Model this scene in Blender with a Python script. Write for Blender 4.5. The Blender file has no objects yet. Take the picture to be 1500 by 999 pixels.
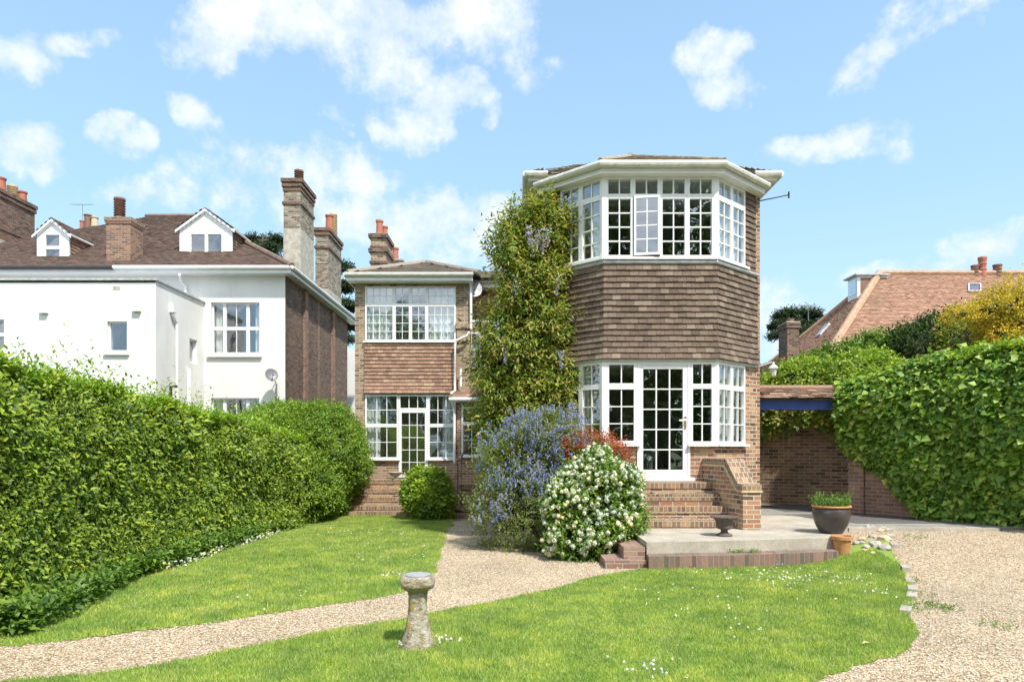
import bpy, math, random
import numpy as np
from mathutils import Vector
random.seed(7); RS = np.random.RandomState(11)
SC = bpy.context.scene; COL = SC.collection
CAMZ = 1.65; F = 1000.0; VX = 757.0; VY = 658.0
R = math.radians
def P(px, py, Y):            # measured point of the photograph at a known depth -> world metres
    return ((px-VX)/F*Y, Y, CAMZ+(VY-py)/F*Y)
def XX(px, Y): return (px-VX)/F*Y
def ZZ(py, Y): return CAMZ+(VY-py)/F*Y
def G(px, py, z=0.0):        # point on the ground plane
    Y = (CAMZ-z)/((py-VY)/F); return ((px-VX)/F*Y, Y)
def sm(t): t = np.clip(t, 0, 1); return t*t*(3-2*t)
def H(x, y):                 # terrain height
    return 0.30*sm((x-3.9)/1.5)*sm((y-8.3)/2.7) - 0.13*sm((y-10)/8.0)*(1-sm((x-0.6)/1.0))

# ------------------------------------------------------------------ helpers
class MB:
    def __init__(s): s.v = []; s.f = []; s.m = []
    def add(s, vs, fs, mi=0):
        b = len(s.v); s.v.extend([tuple(map(float, q)) for q in vs])
        for f in fs: s.f.append(tuple(b+i for i in f)); s.m.append(mi)
    def box(s, x0, x1, y0, y1, z0, z1, mi=0):
        s.ob((0, 0), (1, 0), x0, x1, -y1, -y0, z0, z1, mi)
    def ob(s, o, u, u0, u1, d0, d1, z0, z1, mi=0):   # oriented box: u along wall, d outward, z up
        n = (u[1], -u[0])
        vs = []
        for z in (z0, z1):
            for (a, d) in ((u0, d0), (u1, d0), (u1, d1), (u0, d1)):
                vs.append((o[0]+u[0]*a+n[0]*d, o[1]+u[1]*a+n[1]*d, z))
        s.add(vs, [(0, 1, 2, 3), (7, 6, 5, 4), (0, 4, 5, 1), (1, 5, 6, 2), (2, 6, 7, 3), (3, 7, 4, 0)], mi)
    def prism(s, pts, z0, z1, mi=0):
        n = len(pts); vs = [(p[0], p[1], z0) for p in pts]+[(p[0], p[1], z1) for p in pts]
        s.add(vs, [tuple(range(n-1, -1, -1)), tuple(range(n, 2*n))]+[(i, (i+1) % n, n+(i+1) % n, n+i) for i in range(n)], mi)
    def lathe(s, c, prof, n=20, mi=0, wob=0.0):
        vs = []; fs = []
        for k, (r, z) in enumerate(prof):
            for i in range(n):
                a = 2*math.pi*i/n; rr = r*(1+wob*math.sin(3*a+k*1.3)+wob*math.sin(7*a+k*2.1)*.6)
                vs.append((c[0]+rr*math.cos(a), c[1]+rr*math.sin(a), c[2]+z))
        for k in range(len(prof)-1):
            for i in range(n):
                j = (i+1) % n; fs.append((k*n+i, k*n+j, (k+1)*n+j, (k+1)*n+i))
        fs.append(tuple(range(n-1, -1, -1))); fs.append(tuple((len(prof)-1)*n+i for i in range(n)))
        s.add(vs, fs, mi)
    def tube(s, pts, r, n=8, mi=0):
        pts = [Vector(p) for p in pts]; rs = r if isinstance(r, (list, tuple)) else [r]*len(pts)
        vs = []; fs = []
        for k, p in enumerate(pts):
            d = (pts[min(k+1, len(pts)-1)]-pts[max(k-1, 0)]).normalized()
            a = d.cross(Vector((0, 0, 1))); 
            if a.length < .05: a = d.cross(Vector((0, 1, 0)))
            a.normalize(); b = d.cross(a)
            for i in range(n):
                t = 2*math.pi*i/n; vs.append(p+a*(rs[k]*math.cos(t))+b*(rs[k]*math.sin(t)))
        for k in range(len(pts)-1):
            for i in range(n):
                j = (i+1) % n; fs.append((k*n+i, k*n+j, (k+1)*n+j, (k+1)*n+i))
        fs.append(tuple(range(n-1, -1, -1))); fs.append(tuple((len(pts)-1)*n+i for i in range(n)))
        s.add(vs, fs, mi)
    def blob(s, c, r, seed=0, n=14, m=9, rough=.12, mi=0):
        vs = []; fs = []; q = random.Random(seed); ph = [q.uniform(0, 6) for _ in range(6)]
        for k in range(m+1):
            t = math.pi*k/m
            for i in range(n):
                a = 2*math.pi*i/n
                w = 1+rough*(math.sin(2*a+ph[0]+t*2)+.7*math.sin(4*a+ph[1]-3*t)+.6*math.sin(5*t+ph[2]+a))
                vs.append((c[0]+r[0]*w*math.sin(t)*math.cos(a), c[1]+r[1]*w*math.sin(t)*math.sin(a), c[2]+r[2]*w*math.cos(t)))
        for k in range(m):
            for i in range(n):
                j = (i+1) % n; fs.append((k*n+i, (k+1)*n+i, (k+1)*n+j, k*n+j))
        s.add(vs, fs, mi)
    def build(s, name, mats, parent=None, base=None, smooth=False):
        b = Vector(parent['_b']) if parent is not None else Vector(base or (0, 0, 0))
        me = bpy.data.meshes.new(name)
        me.from_pydata([(x-b.x, y-b.y, z-b.z) for (x, y, z) in s.v], [], s.f)
        for m in (mats if isinstance(mats, (list, tuple)) else [mats]): me.materials.append(m)
        me.polygons.foreach_set('material_index', s.m)
        uv = me.uv_layers.new(name='UVMap')
        for p in me.polygons:
            n = p.normal
            if abs(n.z) < .97 and (n.x*n.x+n.y*n.y) > 1e-8:
                l = math.hypot(n.x, n.y); tx, ty = -n.y/l, n.x/l; k = 1/l
                for li in p.loop_indices:
                    q = s.v[me.loops[li].vertex_index]; uv.data[li].uv = (q[0]*tx+q[1]*ty, q[2]*k)
            else:
                for li in p.loop_indices:
                    q = s.v[me.loops[li].vertex_index]; uv.data[li].uv = (q[0], q[1])
        if smooth: me.polygons.foreach_set('use_smooth', [True]*len(me.polygons))
        return link(name, me, parent, b)
def link(name, me, parent, b):
    o = bpy.data.objects.new(name, me); COL.objects.link(o)
    if parent is not None: o.parent = parent
    else: o.location = b
    o['_b'] = tuple(b); return o
def thing(name, label, cat, base, group=None):
    o = bpy.data.objects.new(name, None); COL.objects.link(o); o.location = base; o['_b'] = tuple(base)
    o.empty_display_size = .2
    return tag(o, label, cat, group)
def tag(o, label, cat, group=None, kind=None):
    o['label'] = label; o['category'] = cat
    if group: o['group'] = group
    if kind: o['kind'] = kind
    return o
def struct(o, label=None):
    o['kind'] = 'structure'
    if label: o['label'] = label
    return o

# ------------------------------------------------------------------ materials
def newmat(name):
    m = bpy.data.materials.new(name); m.use_nodes = True; nt = m.node_tree
    return m, nt, nt.nodes['Principled BSDF']
def N(nt, t, **kw):
    n = nt.nodes.new(t)
    for k, v in kw.items(): setattr(n, k, v)
    return n
def ramp(nt, stops, interp='LINEAR'):
    r = N(nt, 'ShaderNodeValToRGB'); cr = r.color_ramp; cr.interpolation = interp
    while len(cr.elements) < len(stops): cr.elements.new(.5)
    for e, (p, c) in zip(cr.elements, stops): e.position = p; e.color = (*c, 1)
    return r
def mixc(nt, a, b, fac, mode='MIX'):
    m = N(nt, 'ShaderNodeMix', data_type='RGBA', blend_type=mode)
    for i, x in ((0, fac), (6, a), (7, b)):
        if isinstance(x, (int, float)): m.inputs[i].default_value = x
        elif isinstance(x, tuple): m.inputs[i].default_value = (*x, 1)
        else: nt.links.new(x, m.inputs[i])
    return m.outputs[2]
def noise(nt, scale, detail=4, vec=None, rough=.6):
    n = N(nt, 'ShaderNodeTexNoise'); n.inputs['Scale'].default_value = scale; n.inputs['Detail'].default_value = detail
    n.inputs['Roughness'].default_value = rough
    if vec is None: vec = N(nt, 'ShaderNodeNewGeometry').outputs['Position']
    nt.links.new(vec, n.inputs['Vector']); return n.outputs['Fac']
def bump(nt, h, dist, strength=1.0):
    b = N(nt, 'ShaderNodeBump'); b.inputs['Distance'].default_value = dist; b.inputs['Strength'].default_value = strength
    nt.links.new(h, b.inputs['Height']); return b.outputs['Normal']
def plain(name, col, rough=.5, var=.12, sc=6, bmp=0.0, metal=0.0, spec=.5):
    m, nt, b = newmat(name)
    f = noise(nt, sc); r = ramp(nt, [(.3, tuple(c*(1-var) for c in col)), (.7, tuple(min(1, c*(1+var)) for c in col))])
    nt.links.new(f, r.inputs[0]); nt.links.new(r.outputs[0], b.inputs['Base Color'])
    b.inputs['Roughness'].default_value = rough; b.inputs['Metallic'].default_value = metal
    b.inputs['Specular IOR Level'].default_value = spec
    if bmp: nt.links.new(bump(nt, noise(nt, sc*8), bmp), b.inputs['Normal'])
    return m
def brick(name, cols, mortar=(.42, .38, .31), w=.225, h=.075, stain=.35, mort=.009, dark=(.10, .09, .07)):
    m, nt, b = newmat(name); L = nt.links
    uv = N(nt, 'ShaderNodeUVMap').outputs[0]
    nz = N(nt, 'ShaderNodeTexNoise'); nz.inputs['Scale'].default_value = 9; L.new(uv, nz.inputs['Vector'])
    sub = N(nt, 'ShaderNodeVectorMath', operation='SUBTRACT'); L.new(nz.outputs['Color'], sub.inputs[0]); sub.inputs[1].default_value = (.5, .5, .5)
    sc = N(nt, 'ShaderNodeVectorMath', operation='SCALE'); L.new(sub.outputs[0], sc.inputs[0]); sc.inputs['Scale'].default_value = .012
    ad = N(nt, 'ShaderNodeVectorMath', operation='ADD'); L.new(uv, ad.inputs[0]); L.new(sc.outputs[0], ad.inputs[1])
    t = N(nt, 'ShaderNodeTexBrick'); L.new(ad.outputs[0], t.inputs['Vector'])
    t.inputs['Scale'].default_value = 1; t.inputs['Brick Width'].default_value = w; t.inputs['Row Height'].default_value = h
    t.inputs['Mortar Size'].default_value = mort; t.inputs['Mortar Smooth'].default_value = .15; t.inputs['Bias'].default_value = 0
    t.inputs['Color1'].default_value = (0, 0, 0, 1); t.inputs['Color2'].default_value = (1, 1, 1, 1); t.inputs['Mortar'].default_value = (.5, .5, .5, 1)
    n = len(cols); r = ramp(nt, [((i+.5)/n, c) for i, c in enumerate(cols)]); L.new(t.outputs['Color'], r.inputs[0])
    fine = noise(nt, 60, 3); vr = ramp(nt, [(.3, (.75, .75, .75)), (.7, (1.2, 1.2, 1.2))]); L.new(fine, vr.inputs[0])
    c = mixc(nt, r.outputs[0], vr.outputs[0], 1.0, 'MULTIPLY')
    c = mixc(nt, c, mortar, t.outputs['Fac'])
    big = noise(nt, 1.3, 5); br = ramp(nt, [(.45, (0, 0, 0)), (.75, (1, 1, 1))]); L.new(big, br.inputs[0])
    mul = N(nt, 'ShaderNodeMath', operation='MULTIPLY'); L.new(br.outputs[0], mul.inputs[0]); mul.inputs[1].default_value = stain
    c = mixc(nt, c, dark, mul.outputs[0])
    L.new(c, b.inputs['Base Color']); b.inputs['Roughness'].default_value = .9
    hm = N(nt, 'ShaderNodeMath', operation='SUBTRACT'); hm.inputs[0].default_value = 1.0; L.new(t.outputs['Fac'], hm.inputs[1])
    ha = N(nt, 'ShaderNodeMath', operation='MULTIPLY_ADD'); L.new(fine, ha.inputs[0]); ha.inputs[1].default_value = .5; L.new(hm.outputs[0], ha.inputs[2])
    L.new(bump(nt, ha.outputs[0], .008), b.inputs['Normal']); return m
def tilemat(name, cols, lichen=None, amt=.3, rough=.9, lsc=2.5, lpos=.58):
    m, nt, b = newmat(name); L = nt.links
    g = N(nt, 'ShaderNodeNewGeometry'); n = len(cols)
    r = ramp(nt, [((i+.5)/n, c) for i, c in enumerate(cols)]); L.new(g.outputs['Random Per Island'], r.inputs[0])
    fine = noise(nt, 35, 4); vr = ramp(nt, [(.3, (.72, .72, .72)), (.7, (1.2, 1.2, 1.2))]); L.new(fine, vr.inputs[0])
    c = mixc(nt, r.outputs[0], vr.outputs[0], 1.0, 'MULTIPLY')
    if lichen:
        lr = ramp(nt, [(lpos, (0, 0, 0)), (lpos+.12, (amt, amt, amt))]); L.new(noise(nt, lsc, 8, rough=.75), lr.inputs[0])
        c = mixc(nt, c, lichen, lr.outputs[0])
    L.new(c, b.inputs['Base Color']); b.inputs['Roughness'].default_value = rough
    L.new(bump(nt, fine, .006), b.inputs['Normal']); return m
def leafmat(name, cols, trans=.35, rough=.45, tcol=1.3):
    m, nt, b = newmat(name); L = nt.links
    g = N(nt, 'ShaderNodeNewGeometry'); n = len(cols)
    r = ramp(nt, [((i+.5)/n, c) for i, c in enumerate(cols)]); L.new(g.outputs['Random Per Island'], r.inputs[0])
    v1 = ramp(nt, [(.32, (.66, .74, .8)), (.5, (1, 1, 1)), (.68, (1.38, 1.2, 1.0))]); L.new(noise(nt, 2.6, 5, rough=.7), v1.inputs[0])
    cc = mixc(nt, r.outputs[0], v1.outputs[0], 1.0, 'MULTIPLY')
    L.new(cc, b.inputs['Base Color']); b.inputs['Roughness'].default_value = rough; b.inputs['Specular IOR Level'].default_value = .35
    t = N(nt, 'ShaderNodeBsdfTranslucent'); tc = mixc(nt, cc, (tcol, tcol*1.05, tcol*.55), 1.0, 'MULTIPLY'); L.new(tc, t.inputs[0])
    mx = N(nt, 'ShaderNodeMixShader'); mx.inputs[0].default_value = trans; L.new(b.outputs[0], mx.inputs[1]); L.new(t.outputs[0], mx.inputs[2])
    L.new(mx.outputs[0], nt.nodes['Material Output'].inputs[0]); return m
def glassmat(name, base=.27, tint=(.85, .9, .9)):
    m, nt, b = newmat(name); L = nt.links
    tr = N(nt, 'ShaderNodeBsdfTransparent'); tr.inputs[0].default_value = (*tint, 1)
    gl = N(nt, 'ShaderNodeBsdfGlossy'); gl.inputs['Roughness'].default_value = .01; gl.inputs[0].default_value = (.95, .97, 1, 1)
    L.new(bump(nt, noise(nt, 2.2, 1), .004), gl.inputs['Normal'])
    fr = N(nt, 'ShaderNodeLayerWeight'); fr.inputs[0].default_value = .5; pw = N(nt, 'ShaderNodeMath', operation='POWER'); L.new(fr.outputs['Facing'], pw.inputs[0]); pw.inputs[1].default_value = 4.0
    ma = N(nt, 'ShaderNodeMath', operation='MULTIPLY_ADD'); L.new(pw.outputs[0], ma.inputs[0]); ma.inputs[1].default_value = .8; ma.inputs[2].default_value = base
    ma.use_clamp = True
    mx = N(nt, 'ShaderNodeMixShader'); L.new(ma.outputs[0], mx.inputs[0]); L.new(tr.outputs[0], mx.inputs[1]); L.new(gl.outputs[0], mx.inputs[2])
    L.new(mx.outputs[0], nt.nodes['Material Output'].inputs[0]); return m

M = {}
M['white'] = plain('white_paint', (.74, .745, .73), .35, .05, 3)
M['render'] = plain('white_render', (.70, .685, .64), .85, .05, 1.2, .002)
M['oldwhite'] = plain('weathered_white_paint', (.56, .56, .49), .5, .22, 7)
m, nt, b = newmat('white_render_wall'); L = nt.links; mp = N(nt, 'ShaderNodeMapping'); mp.inputs['Scale'].default_value = (3.0, 3.0, .35); L.new(N(nt, 'ShaderNodeNewGeometry').outputs['Position'], mp.inputs[0])
st = ramp(nt, [(.42, (.69, .685, .66)), (.62, (.665, .655, .625)), (.80, (.55, .53, .48))]); L.new(noise(nt, 1.0, 8, mp.outputs[0], .65), st.inputs[0]); pt_ = ramp(nt, [(.35, (.93, .93, .93)), (.65, (1.03, 1.03, 1.03))]); L.new(noise(nt, .8, 3), pt_.inputs[0])
L.new(mixc(nt, st.outputs[0], pt_.outputs[0], 1, 'MULTIPLY'), b.inputs['Base Color']); b.inputs['Roughness'].default_value = .9; L.new(bump(nt, noise(nt, 14, 6), .003), b.inputs['Normal']); M['render'] = m
M['lead'] = plain('lead_flashing', (.42, .43, .44), .6, .3, 8)
M['black'] = plain('black_plastic', (.03, .03, .03), .4)
M['grey'] = plain('grey_metal', (.16, .165, .17), .4, .1, 5)
M['brick_tower'] = brick('brown_red_brick', [(.10, .055, .04), (.33, .17, .09), (.40, .24, .12), (.36, .15, .08), (.46, .30, .16), (.28, .13, .08), (.17, .10, .08)], (.52, .46, .36), stain=.15)
M['brick_wing'] = brick('tan_brick', [(.14, .09, .06), (.32, .22, .13), (.36, .25, .15), (.27, .16, .09), (.40, .29, .18)], (.46, .41, .33), stain=.25)
M['brick_red'] = brick('orange_red_brick', [(.20, .08, .04), (.42, .16, .08), (.50, .21, .10), (.34, .15, .08)], (.42, .34, .26), stain=.2)
M['brick_red2'] = brick('brown_orange_brick', [(.12, .07, .05), (.26, .14, .09), (.33, .18, .11), (.22, .11, .07)], (.34, .29, .23), stain=.3)
M['brick_dark'] = brick('sooty_brick', [(.05, .035, .028), (.16, .075, .045), (.20, .10, .06), (.12, .06, .04), (.24, .13, .08)], (.22, .19, .15), stain=.4, dark=(.05, .045, .04))
M['brick_stock'] = brick('weathered_stock_brick', [(.10, .08, .06), (.34, .29, .20), (.22, .16, .11), (.40, .35, .26), (.15, .11, .08)], (.34, .31, .25), stain=.35, dark=(.09, .085, .07))
M['brick_garden'] = brick('old_garden_brick', [(.07, .045, .035), (.20, .12, .08), (.24, .15, .09), (.14, .08, .055), (.30, .19, .11)], (.34, .29, .20), stain=.5, dark=(.06, .055, .04))
M['brick_pier'] = brick('red_pier_brick', [(.22, .12, .09), (.32, .17, .12), (.20, .10, .08), (.36, .22, .15)], (.36, .31, .25), stain=.3)
M['soldier'] = brick('step_edge_brick', [(.16, .10, .07), (.32, .19, .11), (.38, .25, .14), (.26, .14, .09), (.22, .13, .09)], (.40, .34, .24), w=.075, h=.118, stain=.35)
M['soldier_old'] = brick('old_edge_brick', [(.14, .09, .07), (.26, .14, .10), (.20, .13, .11), (.30, .17, .12)], (.25, .215, .17), w=.078, h=.23, stain=.75, dark=(.11, .10, .07))
M['tile_dark'] = tilemat('dark_hung_tile', [(.105, .074, .054), (.14, .098, .071), (.16, .112, .08), (.12, .083, .06), (.185, .135, .098), (.145, .10, .074), (.23, .175, .128)], (.30, .24, .15), .35, lsc=5)
M['tile_orange'] = tilemat('orange_hung_tile', [(.22, .13, .09), (.31, .18, .12), (.34, .21, .14), (.26, .15, .105), (.40, .27, .18), (.30, .175, .12)], (.22, .16, .11), .5, lsc=4)
M['tile_brown'] = tilemat('brown_roof_tile', [(.12, .080, .062), (.17, .108, .082), (.14, .09, .068), (.20, .128, .096), (.16, .115, .09)], (.08, .065, .045), .6, lsc=.7, lpos=.52)
M['tile_red'] = tilemat('red_brown_roof_tile', [(.30, .16, .10), (.37, .21, .135), (.33, .185, .12), (.42, .25, .16), (.28, .155, .105)], (.22, .15, .10), .5, lsc=.6, lpos=.5)
M['tile_lichen'] = tilemat('lichened_tile', [(.17, .125, .095), (.24, .18, .14), (.15, .12, .10), (.30, .23, .18)], (.42, .38, .20), .7, lsc=5, lpos=.48)
M['tile_grey'] = tilemat('grey_concrete_tile', [(.22, .185, .15), (.30, .26, .21), (.26, .22, .18)], (.12, .11, .08), .4)
M['tile_mossy'] = tilemat('mossy_tile', [(.24, .15, .10), (.32, .20, .14), (.20, .14, .10), (.40, .27, .20)], (.34, .26, .07), .55, lsc=3.5)
M['under'] = plain('roof_underlay', (.05, .04, .035), .9)
M['hip'] = plain('hip_tile', (.40, .25, .16), .85, .25, 5, .004)
M['hipb'] = plain('brown_hip_tile', (.17, .12, .09), .9, .3, 5, .004)
M['stone'] = plain('weathered_stone', (.40, .37, .31), .9, .3, 6, .006)
M['potred'] = plain('red_clay_pot', (.38, .13, .075), .7, .2, 8)
M['potbuff'] = plain('buff_clay_pot', (.55, .43, .26), .7, .2, 8)
M['potdark'] = plain('brown_clay_pot', (.20, .10, .07), .7, .25, 8)
M['terracotta'] = plain('terracotta', (.52, .24, .10), .8, .15, 9, .002)
M['glaze'] = plain('dark_glazed_clay', (.060, .048, .048), .32, .2, 5)
M['iron'] = plain('rusty_cast_iron', (.10, .075, .065), .75, .35, 25, .003)
M['blue'] = plain('blue_paint', (.035, .08, .34), .45, .2, 5)
M['curtain'] = plain('pale_curtain', (.72, .74, .72), .9, .06, 3)
M['room'] = plain('room_plaster', (.45, .42, .36), .9)
M['dark_room'] = plain('dark_room', (.05, .045, .04), .9)
M['soil'] = plain('soil', (.09, .06, .04), .95, .3, 12, .01)
M['bark'] = plain('bark', (.12, .09, .065), .9, .35, 14, .01)
M['twigs'] = plain('dark_twigs', (.045, .055, .022), .95, .4, 7, .02)
M['handle'] = plain('brass_handle', (.55, .50, .38), .3, .05, 5, metal=.8)
M['glass'] = glassmat('window_glass')
M['glass_sky'] = glassmat('bright_window_glass', .30)
# concrete terrace
def concrete(name, a, b_, joint=None):
    m, nt, b = newmat(name); L = nt.links
    r = ramp(nt, [(.30, a), (.7, b_)]); L.new(noise(nt, 2.2, 8, rough=.7), r.inputs[0])
    f = noise(nt, 90, 3); vr = ramp(nt, [(.3, (.7, .7, .7)), (.7, (1.2, 1.2, 1.2))]); L.new(f, vr.inputs[0])
    c = mixc(nt, r.outputs[0], vr.outputs[0], 1, 'MULTIPLY')
    if joint:
        t = N(nt, 'ShaderNodeTexBrick'); L.new(N(nt, 'ShaderNodeUVMap').outputs[0], t.inputs[0]); t.inputs['Scale'].default_value = 1
        t.inputs['Brick Width'].default_value = joint; t.inputs['Row Height'].default_value = joint; t.inputs['Mortar Size'].default_value = .012; t.offset = .3
        c = mixc(nt, c, (.10, .09, .07), t.outputs['Fac'])
    L.new(c, b.inputs['Base Color']); b.inputs['Roughness'].default_value = .92
    L.new(bump(nt, f, .004), b.inputs['Normal']); return m
M['concrete'] = concrete('concrete', (.30, .265, .21), (.52, .47, .385))
M['paving'] = concrete('yard_concrete', (.21, .20, .18), (.33, .315, .28), 1.25)
M['tarmac'] = concrete('tarmac', (.085, .08, .075), (.14, .13, .12))
# gravel
m, nt, b = newmat('gravel'); L = nt.links
pos = N(nt, 'ShaderNodeNewGeometry').outputs['Position']
v = N(nt, 'ShaderNodeTexVoronoi'); v.inputs['Scale'].default_value = 62; L.new(pos, v.inputs['Vector'])
r = ramp(nt, [(.05, (.26, .185, .115)), (.25, (.48, .36, .235)), (.5, (.60, .49, .345)), (.75, (.68, .59, .44)), (.95, (.80, .75, .64))])
sp = N(nt, 'ShaderNodeSeparateColor'); L.new(v.outputs['Color'], sp.inputs[0]); L.new(sp.outputs[0], r.inputs[0])
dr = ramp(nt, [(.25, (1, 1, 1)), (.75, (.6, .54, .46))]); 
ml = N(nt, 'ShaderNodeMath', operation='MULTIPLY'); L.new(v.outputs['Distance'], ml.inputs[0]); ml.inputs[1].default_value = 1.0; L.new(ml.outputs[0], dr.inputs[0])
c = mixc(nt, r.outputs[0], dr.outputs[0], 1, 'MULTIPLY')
big = ramp(nt, [(.35, (.80, .78, .74)), (.65, (1.08, 1.05, 1.0))]); L.new(noise(nt, .9, 6), big.inputs[0]); c = mixc(nt, c, big.outputs[0], 1, 'MULTIPLY')
L.new(c, b.inputs['Base Color']); b.inputs['Roughness'].default_value = .9
inv = N(nt, 'ShaderNodeMath', operation='SUBTRACT'); inv.inputs[0].default_value = 1; L.new(v.outputs['Distance'], inv.inputs[1])
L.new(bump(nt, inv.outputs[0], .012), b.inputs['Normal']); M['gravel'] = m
M['pebble'] = tilemat('pebble', [(.28, .20, .13), (.50, .38, .25), (.62, .51, .36), (.68, .59, .45), (.80, .75, .65), (.52, .38, .24), (.70, .62, .49)])
m, nt, b = newmat('lawn_soil'); L = nt.links
r = ramp(nt, [(.3, (.16, .26, .04)), (.5, (.22, .32, .05)), (.72, (.33, .36, .10))]); L.new(noise(nt, 1.6, 8, rough=.7), r.inputs[0])
L.new(r.outputs[0], b.inputs['Base Color']); b.inputs['Roughness'].default_value = 1; L.new(bump(nt, noise(nt, 70, 3), .02), b.inputs['Normal']); M['lawn'] = m
# grass blades: colour varies per blade and with broad patches of the turf
m = leafmat('grass_blade', [(.22, .34, .055), (.28, .41, .07), (.33, .46, .09), (.40, .50, .13), (.50, .52, .21)], .35, .5)
nt = m.node_tree; L = nt.links; b = nt.nodes['Principled BSDF']; src = b.inputs['Base Color'].links[0].from_socket
pr = ramp(nt, [(.32, (.72, .80, .75)), (.5, (1, 1, 1)), (.68, (1.35, 1.15, 1.25))]); L.new(noise(nt, .9, 6, rough=.7), pr.inputs[0])
sx_ = N(nt, 'ShaderNodeSeparateXYZ'); L.new(N(nt, 'ShaderNodeNewGeometry').outputs['Position'], sx_.inputs[0])
wv = N(nt, 'ShaderNodeMath', operation='SINE'); ma_ = N(nt, 'ShaderNodeMath', operation='MULTIPLY_ADD'); L.new(sx_.outputs['X'], ma_.inputs[0]); ma_.inputs[1].default_value = 6.5; mb_ = N(nt, 'ShaderNodeMath', operation='MULTIPLY'); L.new(sx_.outputs['Y'], mb_.inputs[0]); mb_.inputs[1].default_value = -2.2; L.new(mb_.outputs[0], ma_.inputs[2]); L.new(ma_.outputs[0], wv.inputs[0])
wr = ramp(nt, [(.0, (.92, .95, .92)), (1.0, (1.06, 1.04, 1.05))]); L.new(wv.outputs[0], wr.inputs[0])
c = mixc(nt, mixc(nt, src, pr.outputs[0], 1, 'MULTIPLY'), wr.outputs[0], 1, 'MULTIPLY'); sr = ramp(nt, [(.56, (0, 0, 0)), (.70, (.55, .55, .55))]); L.new(noise(nt, 2.1, 7, rough=.75), sr.inputs[0]); c = mixc(nt, c, (.50, .46, .20), sr.outputs[0]); L.new(c, b.inputs['Base Color']); M['grass'] = m
M['ground'] = plain('far_ground', (.07, .10, .03), 1, .3, .5)

LEAF = {
 'hedge': [(.06, .11, .014), (.11, .19, .02), (.17, .27, .028), (.25, .36, .036), (.36, .45, .05)],
 'hedgetop': [(.20, .33, .03), (.28, .42, .04), (.35, .47, .06), (.15, .27, .03)],
 'ivy': [(.09, .19, .028), (.14, .27, .04), (.21, .36, .05), (.30, .45, .07), (.40, .52, .13)],
 'wist': [(.08, .15, .022), (.15, .25, .035), (.27, .34, .05), (.38, .38, .07), (.42, .33, .10), (.20, .31, .04)],
 'white': [(.07, .14, .022), (.11, .21, .03), (.17, .29, .042), (.23, .35, .055)],
 'cean': [(.11, .17, .045), (.17, .25, .06), (.23, .30, .09), (.28, .26, .10)],
 'lime': [(.17, .28, .03), (.25, .37, .045), (.32, .42, .06)],
 'dark': [(.018, .040, .010), (.03, .06, .013), (.05, .09, .02), (.07, .12, .028)],
 'red': [(.40, .08, .05), (.50, .15, .09), (.34, .10, .06), (.26, .17, .07)],
 'yellow': [(.60, .42, .03), (.48, .36, .03), (.26, .27, .04), (.66, .50, .06)],
 'bright': [(.14, .24, .03), (.20, .32, .035), (.27, .40, .045), (.10, .18, .025)],
 'cedar': [(.020, .040, .018), (.035, .06, .024), (.05, .085, .03)],
 'mid': [(.06, .13, .02), (.10, .19, .028), (.15, .26, .04), (.20, .31, .05)],
}
for k, c in LEAF.items(): M['L_'+k] = leafmat(k+'_leaf', c)
def petal(name, cols): return leafmat(name, cols, .25, .6, 1.0)
M['petal_white'] = petal('white_petal', [(.78, .78, .66), (.85, .85, .78), (.70, .74, .52)])
M['petal_blue'] = petal('blue_petal', [(.20, .25, .56), (.28, .33, .66), (.40, .44, .74), (.26, .28, .52)])
M['petal_lilac'] = petal('lilac_petal', [(.55, .52, .72), (.68, .66, .80), (.45, .40, .66)])
M['petal_daisy'] = petal('daisy_petal', [(.85, .85, .80)])

# ------------------------------------------------------------------ foliage
def nrm(a): return a/np.maximum(np.linalg.norm(a, axis=1, keepdims=True), 1e-9)
def leaf_mesh(name, Pt, D, Nn, Ln, Wd, mat, parent=None, base=None, wide=.42, fold=.18, droop=.12):
    n = len(Pt); D = nrm(D); S = nrm(np.cross(D, Nn)); Nn = nrm(np.cross(S, D))
    Ln = np.broadcast_to(Ln, (n,))[:, None]; Wd = np.broadcast_to(Wd, (n,))[:, None]
    mid = Pt+D*Ln*wide
    V = np.stack([Pt, mid+S*Wd/2+Nn*Wd*fold, Pt+D*Ln-Nn*Ln*droop, mid-S*Wd/2+Nn*Wd*fold], 1).reshape(-1, 3)
    b = np.array(parent['_b'] if parent is not None else (base or (0, 0, 0)))
    V = (V-b).astype(np.float32)
    me = bpy.data.meshes.new(name); me.vertices.add(4*n); me.vertices.foreach_set('co', V.ravel())
    idx = (np.arange(n)[:, None]*4+np.array([0, 1, 2, 0, 2, 3])[None]).astype(np.int32).ravel()
    me.loops.add(6*n); me.loops.foreach_set('vertex_index', idx)
    me.polygons.add(2*n); me.polygons.foreach_set('loop_start', (np.arange(2*n)*3).astype(np.int32))
    me.polygons.foreach_set('loop_total', np.full(2*n, 3, np.int32))
    me.update(calc_edges=True); me.materials.append(mat)
    return link(name, me, parent, Vector(b))
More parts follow.
